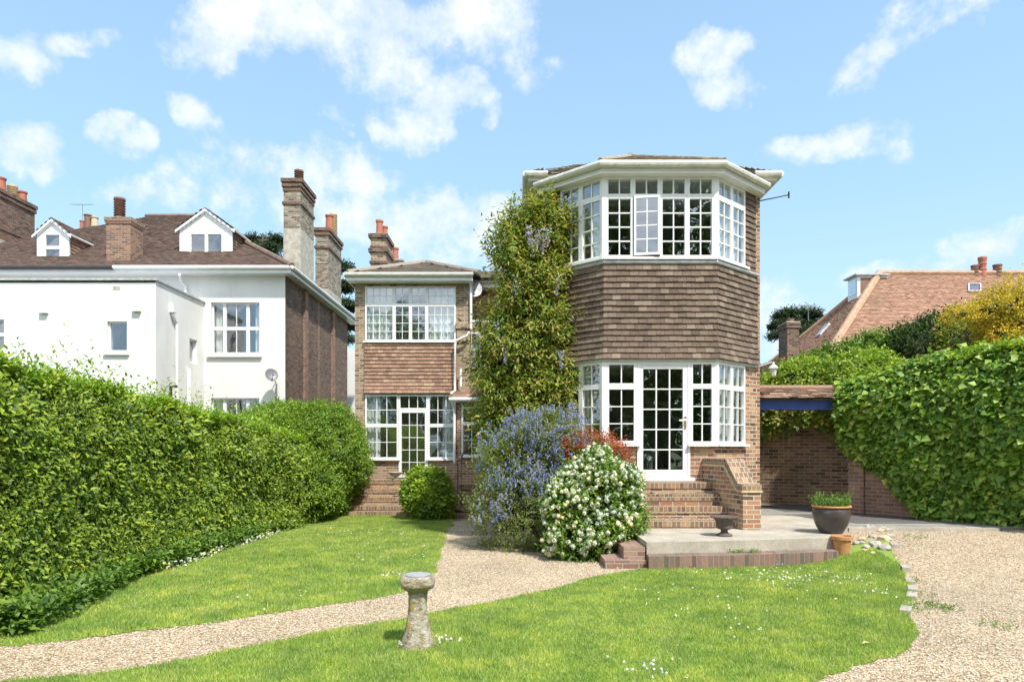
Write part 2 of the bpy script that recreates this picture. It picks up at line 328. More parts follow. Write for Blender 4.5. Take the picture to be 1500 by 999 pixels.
def shoots(C, Dr, k, slen, spread=.8, grav=-.15, rs=RS):
    n = len(C); Dr = nrm(Dr); a = rs.normal(size=(n, 3)); A = nrm(np.cross(Dr, a)); B = np.cross(Dr, A)
    t = (np.arange(k)+.3)/k; ph = np.arange(k)*2.4
    ph = ph[None, :]+rs.uniform(0, 6.3, (n, 1)); sl = np.broadcast_to(slen, (n,))[:, None, None]*rs.uniform(.4, 1.6, (n, 1, 1))*np.where(rs.uniform(0, 1, (n, 1, 1)) > .95, 1.7, 1)
    rad = A[:, None]*np.cos(ph)[..., None]+B[:, None]*np.sin(ph)[..., None]
    Pt = C[:, None]+Dr[:, None]*sl*t[None, :, None]+rad*.012
    D = Dr[:, None]*(.25+.75*t[None, :, None])+rad*spread+np.array([0, 0, grav])+rs.normal(size=(n, k, 3))*.22
    Nn = Dr[:, None]*.8+np.array([0, 0, .9])+rs.normal(size=(n, k, 3))*.35
    return Pt.reshape(-1, 3), D.reshape(-1, 3), np.broadcast_to(Nn, (n, k, 3)).reshape(-1, 3)
_k = RS.normal(size=(14, 3)); _p = RS.uniform(0, 6.3, 14)
def lump(p, s=1.0):
    q = p@(_k.T)*s+_p; return np.sin(q).sum(1)/5.3
def ell_surface(ells, dens, jit=.06, inside=.88, up=None, rs=RS, bot=-.85):
    out = []; nn = []
    E = np.array(ells, float)
    for e in E:
        c, r = e[:3], e[3:6]; area = 4*math.pi*((((r[0]*r[1])**1.6+(r[0]*r[2])**1.6+(r[1]*r[2])**1.6)/3)**(1/1.6)); n = int(area*dens)
        if n < 1: continue
        u = nrm(rs.normal(size=(n, 3))); u = u[u[:, 2] > bot]
        w = 1+jit*1.5*lump(u*r+c, 3.2/max(.3, r.mean()))[:, None]+jit*.9*lump(u*r+c+5, 7.5/max(.3, r.mean()))[:, None]+rs.uniform(-.18, .05, (len(u), 1))
        p = c+u*r*w; ok = np.ones(len(p), bool)
        for e2 in E:
            if e2 is e or (e2 == e).all(): continue
            q = (p-e2[:3])/e2[3:6]; ok &= (q*q).sum(1) > inside**2
        out.append(p[ok]); nn.append(nrm(u/r)[ok])
    return np.concatenate(out), np.concatenate(nn)
def bush(parent, ells, dens, k, slen, ll, lw, mat, core=.82, spread=.8, grav=-.1, updir=.3, name='foliage', jit=.08, gap=None, inner='twigs', bot=-.85):
    C, Nr = ell_surface(ells, dens, jit, bot=bot)
    if gap is not None: keep = lump(C, gap[0]) < gap[1]; C, Nr = C[keep], Nr[keep]
    Dr = Nr+np.array([0, 0, updir])+RS.normal(size=C.shape)*.35
    Pt, D, Nn = shoots(C, Dr, k, slen, spread, grav)
    n = len(Pt); sc = RS.uniform(.65, 1.25, n)
    if core:
        mb = MB()
        for i, e in enumerate(ells): mb.blob(e[:3], [q*core for q in e[3:6]], seed=i, rough=.05)
        mb.build('branches', M[inner], parent, smooth=True)
    return leaf_mesh(name, Pt, D, Nn, ll*sc, lw*sc, M[mat], parent), C, Nr
def blossoms(name, C, n_each, rad, size, mat, parent, kind=None):
    n = len(C); P0 = np.repeat(C, n_each, 0); u = nrm(RS.normal(size=(n*n_each, 3)))
    Pt = P0+u*np.repeat(np.broadcast_to(rad, (n,)), n_each)[:, None]*RS.uniform(.5, 1, (n*n_each, 1))
    t = nrm(np.cross(u, RS.normal(size=u.shape)))
    o = leaf_mesh(name, Pt-t*size/2, t, u, size*RS.uniform(.8, 1.2, len(Pt)), size*.9, mat, parent, wide=.5, fold=.1, droop=0)
    return o
def spots(C, Nr, n, off=0., cond=None):
    if cond is not None: m_ = cond(C, Nr); C, Nr = C[m_], Nr[m_]
    i = RS.choice(len(C), min(n, len(C)), replace=False); return C[i]+Nr[i]*off

# ------------------------------------------------------------------ building helpers
def wall(mb, A, B, z0, z1, th=.25, openings=(), mi=0):
    A = Vector(A[:2]); B = Vector(B[:2]); L_ = (B-A).length; u = (B-A)/L_; u = (u.x, u.y)
    cuts = sorted({0, L_, *[o[0] for o in openings], *[o[1] for o in openings]})
    for a, b in zip(cuts[:-1], cuts[1:]):
        if b-a < 1e-4: continue
        mid = (a+b)/2; segs = sorted([(o[2], o[3]) for o in openings if o[0] <= mid <= o[1]]); z = z0
        for (p, q) in segs+[(z1, z1)]:
            if p-z > 1e-3: mb.ob(A, u, a, b, -th, 0, z, p, mi)
            z = max(z, q)
def window(parent, A, B, z0, z1, lights, curt=(), name='window', bw=.05, gb=.020, depth=.07, inset=.03, sill=True, glass='glass', frame='white', label=None, recess=True, curtmat='curtain'):
    """lights: (u0,u1,z0,z1,nx,ny) fractions of the opening; curt: (u0,u1) fractions"""
    A = Vector(A[:2]); B = Vector(B[:2]); W = (B-A).length; u = (B-A)/W; u = (u.x, u.y); n = (u[1], -u[0]); Hh = z1-z0
    fr = MB(); gbm = MB(); gl = MB(); rnd = random.Random(int(A.x*1000+z0*77))
    d0, d1 = inset-depth, inset
    for (a, b, c, d, nx, ny) in lights:
        a, b, c, d = a*W, b*W, z0+c*Hh, z0+d*Hh; e = .0015
        a += e; b -= e; c += e; d -= e
        fr.ob(A, u, a, a+bw, d0, d1, c, d); fr.ob(A, u, b-bw, b, d0, d1, c, d)
        fr.ob(A, u, a+bw, b-bw, d0, d1, c, c+bw); fr.ob(A, u, a+bw, b-bw, d0, d1, d-bw, d)
        ia, ib, ic, idd = a+bw, b-bw, c+bw, d-bw
        for k in range(1, nx):
            x = ia+(ib-ia)*k/nx; gbm.ob(A, u, x-gb/2, x+gb/2, d0+.015, d1-.012, ic, idd)
        for k in range(1, ny):
            z = ic+(idd-ic)*k/ny
            for j in range(nx):
                x0 = ia+(ib-ia)*j/nx+(gb/2 if j else 0); x1 = ia+(ib-ia)*(j+1)/nx-(gb/2 if j < nx-1 else 0)
                gbm.ob(A, u, x0, x1, d0+.015, d1-.012, z-gb/2, z+gb/2)
        dg = (d0+d1)/2; t = [dg+rnd.uniform(-.004, .004) for _ in range(4)]
        vs = [(A.x+u[0]*x+n[0]*q, A.y+u[1]*x+n[1]*q, z) for (x, z, q) in ((ia, ic, t[0]), (ib, ic, t[1]), (ib, idd, t[0]+t[2]-dg), (ia, idd, t[1]+t[2]-dg))]
        gl.add(vs, [(0, 1, 2, 3)])
    if sill: fr.ob(A, u, -.05, W+.05, inset+.001, inset+.07, z0-.045, z0-.001)
    f = fr.build(name, M[frame], parent)
    if label: f['label'] = label
    if gbm.v: gbm.build('glazing_bars', M[frame], f)
    gl.build('pane', M[glass], f)
    for (a, b) in curt:
        cm = MB(); k = max(6, int((b-a)*W/.025)); vs = []; fs = []
        for i in range(k+1):
            x = (a+(b-a)*i/k)*W; dd = inset-.20+.022*math.sin(i*1.15+a*9)+.008*math.sin(i*2.3)
            for z in (z0-.02, z1+.01): vs.append((A.x+u[0]*x+n[0]*dd, A.y+u[1]*x+n[1]*dd, z))
        for i in range(k): fs.append((2*i, 2*i+2, 2*i+3, 2*i+1))
        cm.add(vs, fs); cm.build('curtain', M[curtmat], f, smooth=True)
    return f
def inpoly(x, y, poly):
    c = False; n = len(poly)
    for i in range(n):
        x1, y1 = poly[i]; x2, y2 = poly[i-1]
        if (y1 > y) != (y2 > y) and x < (x2-x1)*(y-y1)/(y2-y1)+x1: c = not c
    return c
def tiles(mb, poly, w=.165, g=.10, th=.014, lift=.02, jit=.003, seed=1, under=True, over=0.0):
    """cover a plane polygon (3D points, first edge = bottom edge, horizontal) with single overlapping tiles"""
    q = random.Random(seed); pts = [Vector(p) for p in poly]
    eh = (pts[1]-pts[0]).normalized(); nn = Vector((0, 0, 0))
    for i in range(len(pts)): nn += (pts[i]-pts[0]).cross(pts[(i+1) % len(pts)]-pts[0])
    nn.normalize(); es = nn.cross(eh)
    if es.z < 0: es = -es
    nn = eh.cross(es); nn.normalize()
    if nn.z < -.01 : nn = -nn
    o = pts[0]; P2 = [((p-o).dot(eh), (p-o).dot(es)) for p in pts]
    xs = [p[0] for p in P2]; ys = [p[1] for p in P2]
    if under: mb.add([p-nn*.012 for p in pts], [tuple(range(len(pts)))], 1)
    j = 0; y = min(ys)
    while y < max(ys)-.2*g:
        x = min(xs)-(w/2 if j % 2 else 0)-w
        while x < max(xs)+w:
            cx, cy = x+w/2, y+g*.5
            if inpoly(cx, cy, P2) or inpoly(cx, cy, P2):
                a0, a1 = x+.002, x+w-.002; l = lift+q.uniform(-jit, jit)*1.5; t2 = q.uniform(-jit, jit); yy = y+q.uniform(-jit, jit)
                v = []
                for (a, b, h) in ((a0, yy, l), (a1, yy, l+t2), (a1, y+g*1.15, .004), (a0, y+g*1.15, .004)):
                    v.append(o+eh*a+es*b+nn*h)
                v += [o+eh*a0+es*yy+nn*(l-th), o+eh*a1+es*yy+nn*(l+t2-th)]
                mb.add(v, [(0, 1, 2, 3), (4, 5, 1, 0), (4, 0, 3), (1, 5, 2)])
            x += w
        y += g; j += 1
def chimney(parent, x0, x1, y0, y1, z0, ztop, mat, pots, corb=((.0, .06, .08), (-.10, .04, .10), (-.45, .05, .10)), base=None, cap='stone'):
    mb = MB(); mb.box(x0, x1, y0, y1, z0, ztop-.05)
    for (dz, e, h) in corb: mb.box(x0-e, x1+e, y0-e, y1+e, ztop-.14+dz, ztop-.14+dz+h, 2)
    mb.box(x0-.03, x1+.03, y0-.03, y1+.03, ztop-.049, ztop, 1)
    if base: mb.box(x0-.004, x1+.004, y0-.004, y1+.004, z0, base, 1)
    c = mb.build('chimney', [M[mat], M[cap], M['brick_dark'] if mat in ('brick_stock', 'brick_wing') else M[mat]], parent)
    for (px, py, r, h, mk, lou) in pots:
        p = MB(); prof = [(r*1.1, 0), (r*1.1, .05), (r, .07)]
        if lou:
            k = 0
            while .10+k*.09 < h-.08: prof += [(r, .10+k*.09), (r*1.18, .13+k*.09), (r*.85, .15+k*.09)]; k += 1
        prof += [(r*.92, h-.08), (r*1.12, h-.06), (r*1.12, h), (r*.8, h), (r*.75, h-.1)]
        p.lathe((px, py, ztop), prof, 14); p.build('chimney_pot', M[mk], c, smooth=False)
    return c
def aerial(base, h, label, s=.5):
    t = thing('television_aerial', label, 'aerial', base); x, y, z = base
    mb = MB(); mb.tube([base, (x, y, z+h)], .018, 6); mb.build('mast', M['grey'], t)
    mb = MB(); mb.tube([(x-s, y, z+h), (x+s, y-.05, z+h-.05)], .012, 5)
    for i in range(7): 
        q = x-s+i*s/3.2; mb.tube([(q, y-.18, z+h-.01), (q, y+.18, z+h+.05)], .008, 4)
    mb.build('boom', M['grey'], t)
def dish(c, r, label, dirv, wallpt, mk='grey'):
    t = thing('satellite_dish', label, 'satellite dish', wallpt); d = Vector(dirv).normalized()
    a = d.cross(Vector((0, 0, 1))).normalized(); b = d.cross(a); c = Vector(c); mb = MB(); vs = [c-d*r*.25]; fs = []
    for k in range(1, 5):
        for i in range(20):
            an = 2*math.pi*i/20; rr = r*k/4; vs.append(c+a*(rr*math.cos(an))+b*(rr*1.1*math.sin(an))-d*r*.25*(1-(k/4)**2))
    for i in range(20): fs.append((0, 1+i, 1+(i+1) % 20))
    for k in range(3):
        for i in range(20): fs.append((1+k*20+i, 1+(k+1)*20+i, 1+(k+1)*20+(i+1) % 20, 1+k*20+(i+1) % 20))
    mb.add(vs, fs); mb.build('dish_bowl', M[mk], t, smooth=True)
    mb = MB(); f = c+d*r*.9+Vector((0, 0, -r*.4)); mb.tube([c-Vector((0, 0, r)), f], .012, 6); mb.blob(f, (.04, .04, .04)); mb.build('receiver_arm', M['grey'], t)
    mb = MB(); mb.tube([c-d*r*.3, Vector(wallpt)], .018, 6); mb.build('bracket', M['grey'], t)
    return t

# ================================================================== SETTING
# broad ground to the horizon
mb = MB(); mb.add([(-300, -200, -.32), (300, -200, -.32), (300, 500, -.32), (-300, 500, -.32)], [(0, 1, 2, 3)])
struct(mb.build('ground', M['ground'], base=(0, 0, -.32)))
def sheet(name, mat, x0, x1, y0, y1, step, test=None, off=0.0):
    nx = int((x1-x0)/step)+1; ny = int((y1-y0)/step)+1
    X = np.linspace(x0, x1, nx); Y = np.linspace(y0, y1, ny); gx, gy = np.meshgrid(X, Y); gz = H(gx, gy)+off
    vs = list(zip(gx.ravel(), gy.ravel(), gz.ravel())); fs = []
    for j in range(ny-1):
        for i in range(nx-1):
            if test is None or test((X[i]+X[i+1])/2, (Y[j]+Y[j+1])/2): a = j*nx+i; fs.append((a, a+1, a+nx+1, a+nx))
    me = bpy.data.meshes.new(name); me.from_pydata(vs, [], fs); me.materials.append(mat); me.polygons.foreach_set('use_smooth', [True]*len(fs))
    o = bpy.data.objects.new(name, me); COL.objects.link(o); return o
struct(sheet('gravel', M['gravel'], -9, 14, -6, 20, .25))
front_px = [(0, 1003), (110, 992), (300, 962), (450, 932), (600, 905), (700, 887), (780, 870), (850, 852), (885, 843), (950, 833), (1050, 829), (1220, 822), (1262, 817), (1300, 818), (1318, 835), (1333, 856), (1338, 885), (1332, 915), (1343, 935), (1325, 955), (1240, 984), (1130, 1010)]
front_poly = [G(*p, z=.0) for p in front_px]+[(1.2, 3.4), (0, 2.2), (-2.2, 2.2), (-3.6, 4.4)]
left_px = [(0, 952), (150, 938), (300, 917), (430, 898), (560, 879), (612, 862), (636, 842), (648, 800), (652, 775), (662, 764)]
left_poly = [G(*p, z=-.03) for p in left_px]+[(-1.7, 17.6), (-4.6, 18.4), (-5.3, 18.2), (-5.3, 5.5)]
def rough_in(poly, amp=.05):
    return lambda x, y: inpoly(x+amp*math.sin(y*5+x*3)+amp*.3*math.sin(y*19+x*11), y+amp*math.sin(x*4)+amp*.35*math.sin(x*17+y*7), poly)
tf = rough_in(front_poly, .03); tl = rough_in(left_poly, .03)
struct(sheet('lawn', M['lawn'], -4, 6, 2.0, 10.4, .03, tf, .006))
struct(sheet('lawn', M['lawn'], -5.6, 0, 5, 19, .06, tl, .006))
# grass blades
def blades(test, x0, x1, y0, y1, n, hmin, hmax):
    x = RS.uniform(x0, x1, n); y = y0+(y1-y0)*RS.uniform(0, 1, n)**1.0
    jx = RS.normal(0, .018, n); ok = np.array([test(a+j, b+j) for a, b, j in zip(x, y, jx)]); x, y = x[ok], y[ok]
    z = H(x, y)+.008; n = len(x)
    hh = RS.uniform(hmin, hmax, n)*(1+.25*lump(np.stack([x, y, z], 1), 2.0))
    return x, y, z, hh
bl = [blades(tf, -3.9, 5.2, 4.2, 9.9, 560000, .018, .045), blades(tl, -5.4, -.2, 5.2, 18.5, 420000, .022, .05)]
x, y, z, hh = [np.concatenate([a[i] for a in bl]) for i in range(4)]
n = len(x); Pt = np.stack([x, y, z], 1); D = np.stack([RS.normal(0, .45, n), RS.normal(0, .45, n), np.ones(n)], 1); Nn = np.stack([RS.normal(0, 1, n), RS.normal(0, 1, n)-.4, RS.normal(0, .3, n)+.3], 1)
def tri_mesh(name, Pt, D, Nn, Ln, Wd, mat):
    n = len(Pt); D = nrm(D); S = nrm(np.cross(D, Nn)); Wd = Wd[:, None]; Ln = Ln[:, None]
    V = np.stack([Pt-S*Wd/2, Pt+S*Wd/2, Pt+D*Ln], 1).reshape(-1, 3).astype(np.float32)
    me = bpy.data.meshes.new(name); me.vertices.add(3*n); me.vertices.foreach_set('co', V.ravel())
    me.loops.add(3*n); me.loops.foreach_set('vertex_index', np.arange(3*n, dtype=np.int32))
    me.polygons.add(n); me.polygons.foreach_set('loop_start', (np.arange(n)*3).astype(np.int32)); me.polygons.foreach_set('loop_total', np.full(n, 3, np.int32))
    me.update(calc_edges=True); me.materials.append(mat); o = bpy.data.objects.new(name, me); COL.objects.link(o); return o
g = tri_mesh('grass', Pt, D, Nn, hh, .004+.0007*y, M['grass']); g['kind'] = 'stuff'; g['label'] = 'short bright green mown grass of the lawns'; g['category'] = 'grass'
# loose pebbles
def not_lawn(x, y): return not tf(x, y) and not tl(x, y)
n = 130000; x = RS.uniform(-5, 9, n); y = RS.uniform(4.2, 12, n)
ok = np.array([(not inpoly(a, b, front_poly)) and (not inpoly(a, b, left_poly)) and not (1.2 < a < 5.3 and b > 9.3) and a > -5.2 for a, b in zip(x, y)]); x, y = x[ok], y[ok]
n = len(x); s = RS.uniform(.004, .011, n); rot = RS.uniform(0, 6.3, n)
octv = np.array([(1, 0, 0), (0, 1, 0), (-1, 0, 0), (0, -1, 0), (0, 0, .7), (0, 0, -.5)])
V = octv[None]*s[:, None, None]*RS.uniform(.6, 1.3, (n, 6, 1)); c_, s_ = np.cos(rot)[:, None], np.sin(rot)[:, None]
V = np.stack([V[..., 0]*c_-V[..., 1]*s_, V[..., 0]*s_+V[..., 1]*c_, V[..., 2]], 2)+np.stack([x, y, H(x, y)+.004], 1)[:, None]
ft = np.array([(0, 1, 4), (1, 2, 4), (2, 3, 4), (3, 0, 4), (1, 0, 5), (2, 1, 5), (3, 2, 5), (0, 3, 5)])
idx = (np.arange(n)[:, None, None]*6+ft[None]).astype(np.int32).ravel()
me = bpy.data.meshes.new('pebbles'); me.vertices.add(6*n); me.vertices.foreach_set('co', V.astype(np.float32).ravel()); me.loops.add(24*n); me.loops.foreach_set('vertex_index', idx)
me.polygons.add(8*n); me.polygons.foreach_set('loop_start', (np.arange(8*n)*3).astype(np.int32)); me.polygons.foreach_set('loop_total', np.full(8*n, 3, np.int32)); me.update(calc_edges=True); me.materials.append(M['pebble'])
o = bpy.data.objects.new('pebbles', me); COL.objects.link(o); tag(o, 'loose beige and brown gravel stones on path and drive', 'gravel', kind='stuff')

# terrace
mb = MB()
tpoly = [(1.82, 9.56), (3.0, 9.70), (3.89, 9.90), (4.67, 10.06), (4.98, 10.20), (5.05, 10.75), (5.5, 11.3), (5.5, 13.4), (1.82, 13.4)]
mb.prism(tpoly, .1, .35)
struct(mb.build('terrace', M['concrete'], base=(3, 11, .1)))
yard = [(5.502, 11.3), (7.9, 11.33), (8.6, 11.4), (7.2, 14.4), (8.2, 15.0), (8.0, 17), (4.6, 18), (4.6, 13.402), (5.502, 13.402)]
mb = MB(); mb.prism(yard, .1, .346); struct(mb.build('yard_paving', M['paving'], base=(6, 14, .1)))
mb = MB(); mb.prism([(6.0, 12.0), (8.15, 12.0), (7.0, 13.9), (5.3, 13.6)], .347, .352); mb.prism([(5.6, 14.2), (7.4, 14.2), (7.4, 16), (5.6, 16)], .347, .352)
struct(mb.build('tarmac', M['tarmac'], base=(6, 13, .34)))
mb = MB()
for i in range(9): 
    x0 = 5.45+i*.275; mb.box(x0+.003, x0+.272, 11.20, 11.30, .2, .362+.004*math.sin(i*3))
struct(mb.build('kerb', M['concrete'], base=(6, 11.2, .2)))
# brick kerb in front of the terrace
mb = MB(); mb.prism([(1.80, 9.30), (3.0, 9.42), (3.95, 9.62), (4.62, 9.80), (4.62, 9.98), (3.9, 9.895), (3.0, 9.695), (1.815, 9.555)], -.05, .19)
tag(mb.build('brick_kerb', M['soldier_old'], base=(3, 9.5, 0)), 'worn brick-on-edge ledge running below the front of the concrete terrace', 'kerb')

# ================================================================== BRICK STEPS
def stepbox(mb, x0, x1, y0, y1, z0, z1):       # stretcher riser, brick-on-edge nosing and tread
    mb.box(x0, x1, y0, y1, z0, z1-.115, 0); mb.box(x0-.004, x1+.004, y0-.012, y1, z1-.115, z1, 1)
t = thing('brick_steps', 'brown brick steps rising from the concrete terrace to the white glazed door', 'steps', (2.8, 11.3, .35))
zs = [.49, .68, .875, 1.07]; ys = [11.24, 11.53, 11.82, 12.11]
for i in range(4):
    mb = MB(); stepbox(mb, 1.75, 3.44+(12.5-ys[i])*.21, ys[i], 12.48, .351 if i == 0 else zs[i-1]-.002, zs[i]); mb.build('step', [M['brick_tower'], M['soldier']], t)
t = thing('stair_wall', 'low brick wall with sloping stone-banded coping beside the terrace steps', 'wall', (3.6, 11.6, .35))
def slanted(mb, x0, x1, prof, mi=0):      # side profile polygon in (y,z) extruded in x
    n = len(prof); vs = [(x0, p[0], p[1]) for p in prof]+[(x1, p[0], p[1]) for p in prof]
    mb.add(vs, [tuple(range(n)), tuple(range(2*n-1, n-1, -1))]+[(i, n+i, n+(i+1) % n, (i+1) % n) for i in range(n)], mi)
# wall runs forward from the bay and splays to the right
def skew(mb, e0, e1, prof, mi=0):      # wall side profile (y,z) extruded sideways along a splayed plan line
    n = len(prof); X_ = lambda y: 3.40+(12.5-max(y, 11.3))*.21
    vs = [(X_(p[0])+e0, p[0], p[1]) for p in prof]+[(X_(p[0])+e1, p[0], p[1]) for p in prof]
    mb.add(vs, [tuple(range(n)), tuple(range(2*n-1, n-1, -1))]+[(i, n+i, n+(i+1) % n, (i+1) % n) for i in range(n)], mi)
def band(a, b, f):      # strip of the sloping top between two heights above the body
    return [(12.49, 1.35+a), (12.49, 1.35+b), (11.72-b*.4, 1.35+b), (11.30-b*.2, .95+b), (11.02-f, .95+b), (11.02-f, .95+a), (11.30-a*.2, .95+a), (11.72-a*.4, 1.35+a)]
mb = MB(); skew(mb, 0, .29, [(12.49, .351), (11.02, .351), (11.02, .95), (11.30, .95), (11.72, 1.35), (12.49, 1.35)]); mb.build('wall_body', M['brick_tower'], t)
mb = MB(); skew(mb, -.025, .31, band(.001, .035, .02)); mb.build('stone_band', M['potbuff'], t)
mb = MB(); skew(mb, -.01, .30, band(.036, .135, .005)); mb.build('coping', M['soldier'], t)
t = thing('garden_steps', 'two low worn brick steps from the gravel path up to the terrace corner', 'steps', (1.5, 9.9, 0))
mb = MB(); mb.box(1.22, 1.795, 9.43, 10.36, -.02, .115); mb.build('step', M['brick_pier'], t)
mb = MB(); mb.box(1.50, 1.80, 9.58, 10.5, .116, .275); mb.build('step', M['brick_pier'], t)
t = thing('brick_steps', 'wide brown brick steps up to the far wing beside the long hedge', 'steps', (-3.4, 18.4, -.13))
zz = [-.01, .125, .325, .535, .78]; yy = [18.2, 18.5, 18.8, 19.1, 19.4]
for i in range(5):
    mb = MB(); stepbox(mb, -4.75+.05*i, -1.86, yy[i], 20.3, -.2 if i == 0 else zz[i-1]-.002, zz[i]); mb.build('step', [M['brick_tower'], M['soldier']], t)
t = thing('brick_steps', 'narrow brick steps with a dark handrail beside the round green bush', 'steps', (-1.2, 17.6, -.13))
for i in range(5):
    mb = MB(); stepbox(mb, -1.80+(.22 if i > 1 else 0), -.1, 17.5+.3*i, 19.6, -.2 if i == 0 else -.14+.17*i, .0+.17*i); mb.build('step', [M['brick_tower'], M['soldier']], t)
mb = MB(); mb.box(-1.80, -1.58, 18.12, 18.5, .171, 1.30); mb.build('pier', M['brick_tower'], t)
mb = MB(); mb.tube([(-1.45, 18.0, .2), (-1.45, 18.0, 1.45), (-1.45, 19.4, 1.75)], .022, 8); mb.build('handrail', M['iron'], t)

# ================================================================== MAIN BRICK HOUSE
HS = thing('brick_house', 'brick and tile-hung house with a tall white-windowed bay and a lower wing', 'house', (0, 16, .3))
L0 = (.44, 13.45); L1 = (.53, 13.45); C1 = (1.6, 12.5); C2 = (3.64, 12.5); R1 = (4.70, 13.45); R0 = (4.79, 13.45)
CL = math.hypot(1.07, .95); ow = .995
zs0, zs1 = 1.75, 3.22; zu0, zu1 = 5.15, 6.62
wb = MB()
door = (2.20, 3.17)
wall(wb, C1, C2, .351, 3.3, .25, [(0.0, .60, zs0, 3.3), (door[0]-1.6, door[1]-1.6, 1.16, 3.3), (.60, 2.04, zs0, 3.3)] if False else [(0, door[0]-1.6, zs0, 3.3), (door[0]-1.6, door[1]-1.6, 1.10, 3.3), (door[1]-1.6, 2.04, zs0, 3.3)])
wall(wb, C2, R1, .351, 3.3, .25, [(0, ow, zs0, 3.3)]); wall(wb, L1, C1, .351, 3.3, .25, [(CL-ow, CL, zs0, 3.3)])
wall(wb, R1, R0, .351, 6.9, .25); wall(wb, L0, L1, .351, 6.9, .09)
wb.box(.44, .69, 13.46, 21.4, .0, 6.85); wb.box(4.54, 4.788, 13.46, 21.4, .0, 6.85)
wb.build('wall', M['brick_tower'], HS)
# rooms
rm = MB()
rm.prism([(.7, 17), (.7, 13.5), (1.7, 12.8), (3.55, 12.8), (4.5, 13.5), (4.5, 17)], 3.3, 5.0); rm.prism([(.7, 17), (.7, 13.5), (1.7, 12.8), (3.55, 12.8), (4.5, 13.5), (4.5, 17)], 6.66, 6.74)
rm.prism([(.7, 17), (.7, 13.5), (1.7, 12.8), (3.55, 12.8), (4.5, 13.5), (4.5, 17)], .9, 1.1); rm.box(.69, 4.54, 17, 17.2, .9, 6.8)
rm.box(-4.6, -1.5, 24, 24.2, .5, 6.6); rm.box(-4.6, -1.5, 20.8, 24, 3.4, 4.85); rm.box(-4.6, -1.5, 20.8, 24, 6.55, 6.62); rm.box(-4.6, -1.5, 20.8, 24, .6, .75)
rm.build('room_interior', M['room'], HS)
# bay windows
def lights_pair(nw, split, rows, cols=2):
    out = []
    for i in range(nw):
        a, b = i/nw, (i+1)/nw; out += [(a, b, 0, split, cols, rows), (a, b, split, 1, cols, 1)]
    return out
F1 = (C1[0]+.02, C1[1]); 
window(HS, (1.63, 12.5), (door[0]-.002, 12.5), zs0, 3.25, [(0, 1, 0, .70, 2, 3), (0, 1, .70, 1, 2, 1)], curt=(), bw=.055)
window(HS, (door[1]+.002, 12.5), (3.61, 12.5), zs0, 3.25, [(0, 1, 0, .70, 2, 3), (0, 1, .70, 1, 2, 1)], curt=(), bw=.045)
cu = (C2[0]+.745*.03, C2[1]+.66*.03); uR = Vector((1.06, .95)).normalized(); uL = Vector((1.07, -.95)).normalized()
def ptR(d): return (C2[0]+uR.x*d, C2[1]+uR.y*d)
def ptL(d): return (C1[0]-uL.x*d, C1[1]-uL.y*d)
window(HS, ptR(.03), ptR(ow), zs0, 3.25, lights_pair(2, .70, 3), curt=((.12, .95),), bw=.045)
window(HS, ptL(ow), ptL(.03), zs0, 3.25, lights_pair(2, .70, 3), curt=((.03, .55),), bw=.045)
# corner posts
for (c, s) in ((C1, -1), (C2, 1)):
    for (a, b) in ((1.71, 3.25), (5.10, 6.62)): cp = MB(); cp.box(c[0]-.045, c[0]+.045, c[1]-.035, c[1]+.09, a, b); cp.build('corner_post', M['white'], HS)
# door
dr = MB(); dA = (door[0], 12.5); u = (1, 0); W = door[1]-door[0]
for (a, b) in ((.0, .045), (W-.045, W)): dr.ob(dA, u, a, b, -.06, .03, 1.14, 3.25)
dr.ob(dA, u, .045, W-.045, -.06, .03, 3.19, 3.25); dr.ob(dA, u, -.06, W+.06, -.06, .10, 1.075, 1.139)
for (a, b) in ((.048, .11), (W-.13, W-.048)): dr.ob(dA, u, a, b, -.055, .022, 1.142, 3.187)
dr.ob(dA, u, .11, W-.13, -.055, .022, 3.12, 3.187); dr.ob(dA, u, .11, W-.13, -.055, .022, 1.142, 1.275)
D_ = dr.build('door', M['white'], HS); gbm = MB(); ia, ib, ic, idd = .11, W-.13, 1.275, 3.12
for k in (1, 2): x = ia+(ib-ia)*k/3; gbm.ob(dA, u, x-.011, x+.011, -.04, .01, ic, idd)
for k in range(1, 5):
    z = ic+(idd-ic)*k/5
    for j in range(3): gbm.ob(dA, u, ia+(ib-ia)*j/3+(.011 if j else 0), ia+(ib-ia)*(j+1)/3-(.011 if j < 2 else 0), -.04, .01, z-.011, z+.011)
gbm.build('glazing_bars', M['white'], D_)
gl = MB(); gl.add([(door[0]+ia, 12.518, ic), (door[0]+ib, 12.522, ic), (door[0]+ib, 12.520, idd), (door[0]+ia, 12.516, idd)], [(0, 1, 2, 3)]); gl.build('pane', M['glass'], D_)
hd = MB(); hx = door[0]+W-.09; hd.box(hx-.018, hx+.018, 12.46, 12.477, 2.03, 2.25); hd.tube([(hx, 12.46, 2.18), (hx, 12.42, 2.18), (hx-.12, 12.42, 2.175)], .010, 6); hd.build('handle', M['handle'], D_)
